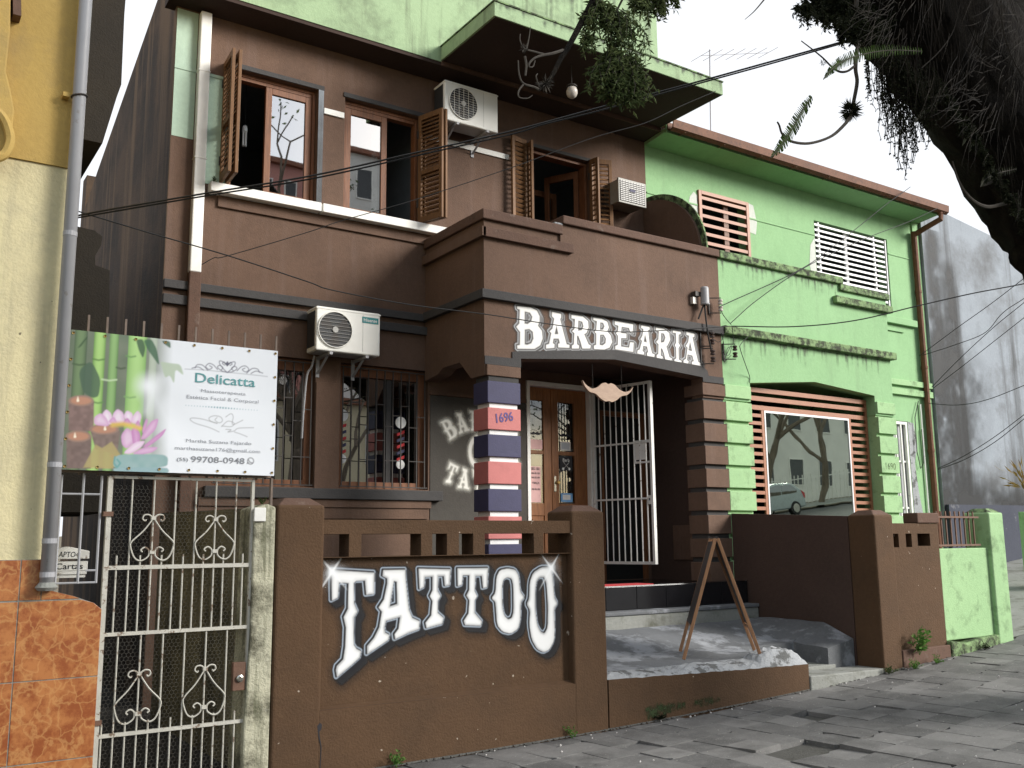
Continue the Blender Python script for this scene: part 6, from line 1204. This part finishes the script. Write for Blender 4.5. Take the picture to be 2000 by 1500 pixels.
for q in range(900):                                       # fine roots over the limb, combed down and to the left
    x = rr.uniform(1690, 2050); y = rr.uniform(-110, min(edge_y(x) - 10, 390)); o = at(x, y, T4 - rr.uniform(.47, .58)); fam = math.sin(x * .021 + y * .013); a_ = -2.15 + .55 * fam + rr.gauss(0, .22); L_ = rr.uniform(.10, .55) * rr.uniform(.5, 1); d = Vector((math.cos(a_), rr.uniform(-.08, .04), math.sin(a_))); cv2 = rr.gauss(0, .35); sd = Vector((-d.z, 0, d.x))
    P = [o + d * L_ * t / 5 + sd * cv2 * L_ * (t / 5) ** 2 * .5 + Vector((0, -.006 * t, -.10 * L_ * (t / 5) ** 2)) for t in range(6)]; hair.tube(P, [rr.uniform(.0010, .0024)] * 3 + [.0012, .0009, .0005], 3, False)
for P in ([(1822, -10), (1820, 60), (1816, 130), (1813, 170)], [(1875, 10), (1862, 60), (1835, 100), (1800, 133)], [(1955, -10), (1958, 50), (1975, 110), (2000, 155)], [(1905, 70), (1892, 120), (1888, 190), (1900, 250)], [(1845, -10), (1838, 30), (1832, 60)], [(1700, -5), (1695, 30)], [(1720, 0), (1712, 40)], [(1890, 50), (1920, 100), (1980, 130)]): hair.tube(catmull([at(x, y, T4 - .6) for x, y in P], 5), .0035, 4, False)
tag(hair.build('aerial_roots', 'root_hair', tr), kind='stuff')
# a ball of air plants on the hanging twig and a bare tuft on the left branch
def air_plant(label, px, py, r, n, Y=T4, mat='leaf_dark', name='air_plant', ln=None):
    m = MB(); o = at(px, py, Y)
    for q in range(n):
        d = Vector((rr.gauss(0, 1), rr.gauss(0, 1), rr.gauss(0, 1))).normalized(); leaf_quad(m, o + d * r * .15, d, (ln or r) * rr.uniform(.7, 1.1), r * .13, rr)
    tag(m.build(name, mat), label, 'air plant', 'air plants on the twigs')
air_plant('round dark air plant on the hanging bare twig', 1662, 216, .085, 170); air_plant('spiky grey air plant at the fork of the left branch', 1065, 163, .055, 60, mat='twig'); air_plant('small spiky air plant at the tip of the upper left twig', 1024, 95, .03, 40, mat='twig'); air_plant('small dark tuft on the short side twig', 1608, 122, .03, 40)
# ferns
def fern(label, pts, wmax, n, Y, mat='fern'):
    P = catmull([at(x, y, Y) for x, y in pts], 8); t_ = thing('fern', label, 'fern', P[0], 'ferns growing on the big tree'); m = MB(); N = len(P)
    MB().tube(P, .003, 4).build('stalk', 'twig', t_)
    for i in range(n):
        u = i / (n - 1); k_ = u * (N - 1); a = P[int(k_)].lerp(P[min(int(k_) + 1, N - 1)], k_ % 1); d = (P[min(int(k_) + 1, N - 1)] - P[max(int(k_) - 1, 0)]).normalized(); side = d.cross(Vector((0, 1, .2))).normalized(); w = wmax * math.sin(math.pi * min(1, .12 + u * .88)) ** .7
        for s in (-1, 1):
            v = (side * s + d * .25); p1 = a + v * w; h_ = d * .009; m.add([a - h_, a + h_, p1 + h_ * .3, p1 - h_ * .3 + Vector((0, rr.uniform(-.01, .01), 0))], [(0, 1, 2, 3)])
    m.build('fronds', mat, t_)
fern('pale fern frond hanging over the copper gutter', [(1585, 190), (1565, 220), (1545, 255), (1525, 285), (1505, 308)], .05, 44, 3.9); fern('long green fern reaching left from the tree limb', [(1800, 100), (1740, 98), (1690, 105), (1650, 118), (1625, 135), (1608, 155)], .042, 60, 3.45); fern('dark fern frond below the fork of the limb', [(1845, 185), (1820, 205), (1795, 228), (1775, 252)], .03, 34, 4.0, 'leaf_dark'); fern('dark drooping fern on the underside of the lower trunk', [(1985, 330), (1950, 338), (1925, 350), (1915, 365)], .04, 26, 3.8, 'leaf_dark')
for lab, x, y, L_, w in (('topmost of the four dark blade leaves under the trunk', 1890, 262, .16, .03), ('second from the top of the dark blade leaves under the trunk', 1905, 272, .17, .032), ('third from the top of the dark blade leaves under the trunk', 1930, 295, .18, .035), ('lowest of the four dark blade leaves under the trunk', 1945, 318, .16, .032)):
    m = MB(); a = at(x, y, 3.9); d = Vector((-.62, 0, -.78)); s = Vector((.78, 0, -.62)) * w / 2; m.add([a, a + d * L_ * .5 + s, a + d * L_, a + d * L_ * .5 - s, a + d * L_ * .5 + Vector((0, -.01, 0))], [(0, 1, 4), (1, 2, 4), (2, 3, 4), (3, 0, 4)]); tag(m.build('blade_leaf', 'leaf_dark'), lab, 'leaf', 'blade leaves under the trunk')
# ================================================================== WEEDS
def weed(label, x, y, z, h, n, mat='weed', spread=.5, lean=(0, -.2), lw=.3):
    t_ = thing('weed', label, 'weed', (x, y, z), 'weeds along the foot of the walls'); m = MB(); st = MB(); o = Vector((x, y, z))
    for q in range(n):
        d = Vector((rr.gauss(lean[0], spread), rr.gauss(lean[1], spread), 1)).normalized(); L_ = h * rr.uniform(.5, 1); tip = o + d * L_; st.tube([o, o.lerp(tip, .5), tip], .0016, 3, False)
        for k_ in range(5):
            p = o.lerp(tip, .3 + .7 * k_ / 4)
            for s in (-1, 1): leaf_quad(m, p, Vector((rr.uniform(-1, 1), rr.uniform(-1, .3), rr.uniform(-.2, .8))), h * lw * rr.uniform(.5, 1), h * lw * .35, rr)
    st.build('stems', mat, t_); m.build('leaves', mat, t_)
def gz(x): return ground(x) + .0
weed('small green weed at the foot of the lettered wall near the left', 3.37, 6.57, gz(3.37), .14, 6); weed('tiny green weed at the wall foot below the right pillar', 4.97, 6.57, gz(4.97), .11, 5); weed('leafy weed on the mossy foot by the green wall', 9.72, 6.54, gz(9.7) + .12, .28, 12, spread=.4); weed('low clump of weeds at the right end of the brown wall', 9.55, 6.50, gz(9.55), .12, 16, spread=.9); weed('weed clump next to the corner of the brown pier', 9.16, 6.54, gz(9.16), .12, 12, 'leaf', .7); weed('low weeds under the green garden wall', 9.95, 6.50, gz(9.95), .10, 14, spread=.9); weed('dark tuft in the drain hole of the mossy foot', 10.95, 6.52, gz(10.95), .10, 14, 'leaf_dark', .8)
weed('little fern weed on top of the mossy gate post', 2.36, 6.72, 1.88, .07, 8, 'leaf', .8); weed('tiny plant growing on the white sill by the mint strip', 2.86, FC - .05, 5.458, .09, 6, 'leaf', .5); weed('green sprig behind the gate at the tiled wall', 1.36, 6.80, .80, .12, 5, 'leaf_dark', .5, (.6, 0)); weed('dark moss clump at the foot of the low brown wall', 5.95, 6.585, gz(5.95) + .02, .09, 40, 'leaf_dark', 1.6, (.6, -.1), .2)
dp_ = thing('dry_plant', 'dry brown plant before the grey building at the right edge', 'plant', (14.9, 8.3, 2.0)); m = MB(); o = at(2004, 960, 8.0)
for q in range(60):
    d = Vector((rr.gauss(-.15, .35), rr.gauss(0, .3), rr.uniform(.3, 1))).normalized(); leaf_quad(m, o + d * rr.uniform(0, .4), d + Vector((0, 0, -.4)), rr.uniform(.1, .25), .03, rr)
m.build('leaves', 'dry_leaf', dp_)
# ================================================================== ACROSS THE STREET (seen mirrored in the window glass)
def far_house(name, label, x0, x1, y0, y1, h, wall, wins, roof='roof_tile', winmat='interior'):
    zg = ground((x0 + x1) / 2) - .3; t = thing(name, label, 'building', ((x0 + x1) / 2, y1, zg)); B(x0, x1, y0, y1, zg - 1.5, zg + h).build('wall', wall, t); B(x0 - .3, x1 + .3, y0 - .3, y1 + .3, zg + h + .002, zg + h + .25).build('roof', roof, t)
    nx_, nz_ = wins; sx = (x1 - x0) / nx_; sz = h / nz_
    for i in range(nx_):
        for j in range(nz_):
            a, b, c, d = x0 + sx * (i + .28), x0 + sx * (i + .72), zg + sz * (j + .3), zg + sz * (j + .75); f = MB().box(a - .06, b + .06, y1 + .001, y1 + .05, c - .06, c - .001).box(a - .06, a - .001, y1 + .001, y1 + .05, c, d).box(b + .001, b + .06, y1 + .001, y1 + .05, c, d).box(a - .06, b + .06, y1 + .001, y1 + .05, d + .001, d + .06).build('window', 'white_sill', t); B(a, b, y1 + .002, y1 + .02, c, d).build('pane', winmat, f)
    return t
far_house('apartment_block', 'tall pink and white apartment block across the street', 14.0, 19.2, -34, -26, 20.6, 'pink_plaster', (4, 6)); far_house('white_block', 'white apartment block across the street beside the pink one', 19.6, 29, -34, -24, 20.5, 'white_plaster', (5, 6)); far_house('cream_house', 'cream two-storey house across the street', 9.5, 20, -23, -18, 7.2, 'cream_far', (4, 2)); far_house('white_house', 'low white house across the street uphill', 40, 56, -28, -21, 6.6, 'white_plaster', (6, 2))
fn = thing('far_fence', 'white picket railing across the street', 'fence', (40, -16.6, 3.0))
for q in range(60): x = 31 + q * .35; MB().box(x, x + .04, -16.65, -16.61, ground(x) - .02, ground(x) + 1.5).build('picket', 'white_metal', fn)
m = MB()
for q in range(20): x = 31 + q * 1.05; m.bar((x, -16.60, ground(x) + 1.3), (x + 1.05, -16.60, ground(x + 1.05) + 1.3), .03, .05)
m.build('rail', 'white_metal', fn)
def bare_tree(label, x, y, h, seed):
    t = thing('far_tree', label, 'tree', (x, y, ground(x)), 'trees across the street'); r_ = random.Random(seed); mb = MB(); lv = MB()
    def grow(p, d, L_, r, dep):
        P = [p]; q = p
        for s in range(3): d = (d + Vector((r_.gauss(0, .16), r_.gauss(0, .16), r_.gauss(.03, .1)))).normalized(); q = q + d * L_ / 3; P.append(q)
        mb.tube(P, [r, r * .9, r * .8, r * .65], 5 if dep > 2 else 7, False)
        if dep == 5:
            for k_ in range(6): leaf_quad(lv, q + Vector((r_.gauss(0, .15), r_.gauss(0, .15), r_.gauss(0, .15))), Vector((r_.uniform(-1, 1), r_.uniform(-1, 1), r_.uniform(-1, .5))), .22, .1, r_)
            return
        for k_ in range(2 if dep > 0 else 4): grow(q if k_ < 2 else P[2], (d + Vector((r_.gauss(0, .55), r_.gauss(0, .55), r_.gauss(.1, .3)))).normalized(), L_ * r_.uniform(.65, .85), r * .62, dep + 1)
    grow(Vector((x, y, ground(x) - .3)), Vector((0, 0, 1)), h * .3, h * .015, 0); mb.build('trunk', 'bark_far', t); tag(lv.build('crown', 'leaf_far', t), kind='stuff')
bare_tree('bare branching street tree across the road near the cream house', 16.5, -15.2, 13, 5); bare_tree('bare branching street tree across the road before the white block', 37.2, -15.0, 13, 9); bare_tree('bare branching street tree across the road uphill', 41.5, -15.3, 12, 14); bare_tree('bare branching street tree across the road before the pink block', 13.2, -15.2, 25, 21)
bare_tree('bare branching street tree across the road beside the picket railing', 34.6, -17.6, 12, 33)
# parked hatchback, mirrored in the shop window
car = thing('parked_car', 'silver-green hatchback parked across the street, mirrored in the shop window', 'car', (33.8, -12.3, ground(33.8) - .14))
cs = math.atan(.105); X0, YC, Z0 = 33.8, -12.3, ground(33.8) - .14; MC = Matrix.Translation((X0, YC, Z0)) @ Matrix.Rotation(-cs, 4, 'Y')
def cm(m): m.v = [tuple(MC @ Vector(v)) for v in m.v]; return m
prof = [(-1.98, .32), (-2.0, .62), (-1.85, .78), (-1.15, .93), (-.45, 1.42), (.1, 1.52), (1.1, 1.48), (1.72, 1.12), (1.95, .95), (1.98, .45), (1.9, .30)]
cm(MB().prism(smooth_poly(prof, 1), -.84, .84)).build('body', 'car_paint', car, bevel=.06, seg=3)
for s in (-1, 1):
    cm(MB().prism([(-.95, .96), (-.42, 1.36), (.05, 1.43), (.35, 1.43), (.35, .98)], s * .842 - .006, s * .842 + .006)).build('side_window', 'car_glass', car); cm(MB().prism([(.42, .98), (.42, 1.43), (1.02, 1.40), (1.45, 1.12), (1.42, 1.0)], s * .842 - .006, s * .842 + .006)).build('side_window', 'car_glass', car)
    cm(MB().box(-.86, -.72, s * .845, s * 1.0, .98, 1.08) if s > 0 else MB().box(-.86, -.72, s * 1.0, s * .845, .98, 1.08)).build('mirror', 'car_paint', car, bevel=.02)
    cm(MB().prism([(-1.98, .64), (-1.75, .80), (-1.45, .86), (-1.7, .66)], s * .80 - .05, s * .80 + .05)).build('headlight', 'head_glass', car); cm(MB().prism([(1.70, 1.10), (1.95, .96), (1.96, .72), (1.85, .75)], s * .80 - .05, s * .80 + .05)).build('tail_light', 'rug_red', car)
    for x in (-1.25, 1.25):
        w_ = cm(MB().lathe([(.30, -.1), (.315, -.08), (.315, .08), (.30, .1)], (x, s * .76, .31), 22, 'y')).build('wheel', 'rubber', car); cm(MB().lathe([(.20, -.112), (.20, .112)], (x, s * .76, .31), 18, 'y')).build('rim', 'chrome', w_)
    cm(MB().box(.12, .24, s * .846 - .006, s * .846 + .006, .90, .925)).build('handle', 'car_paint', car)
wsm = MB().add([(-1.12, -.72, .96), (-1.12, .72, .96), (-.47, .66, 1.43), (-.47, -.66, 1.43)], [(0, 1, 2, 3)]); cm(wsm).build('windscreen', 'car_glass', car)
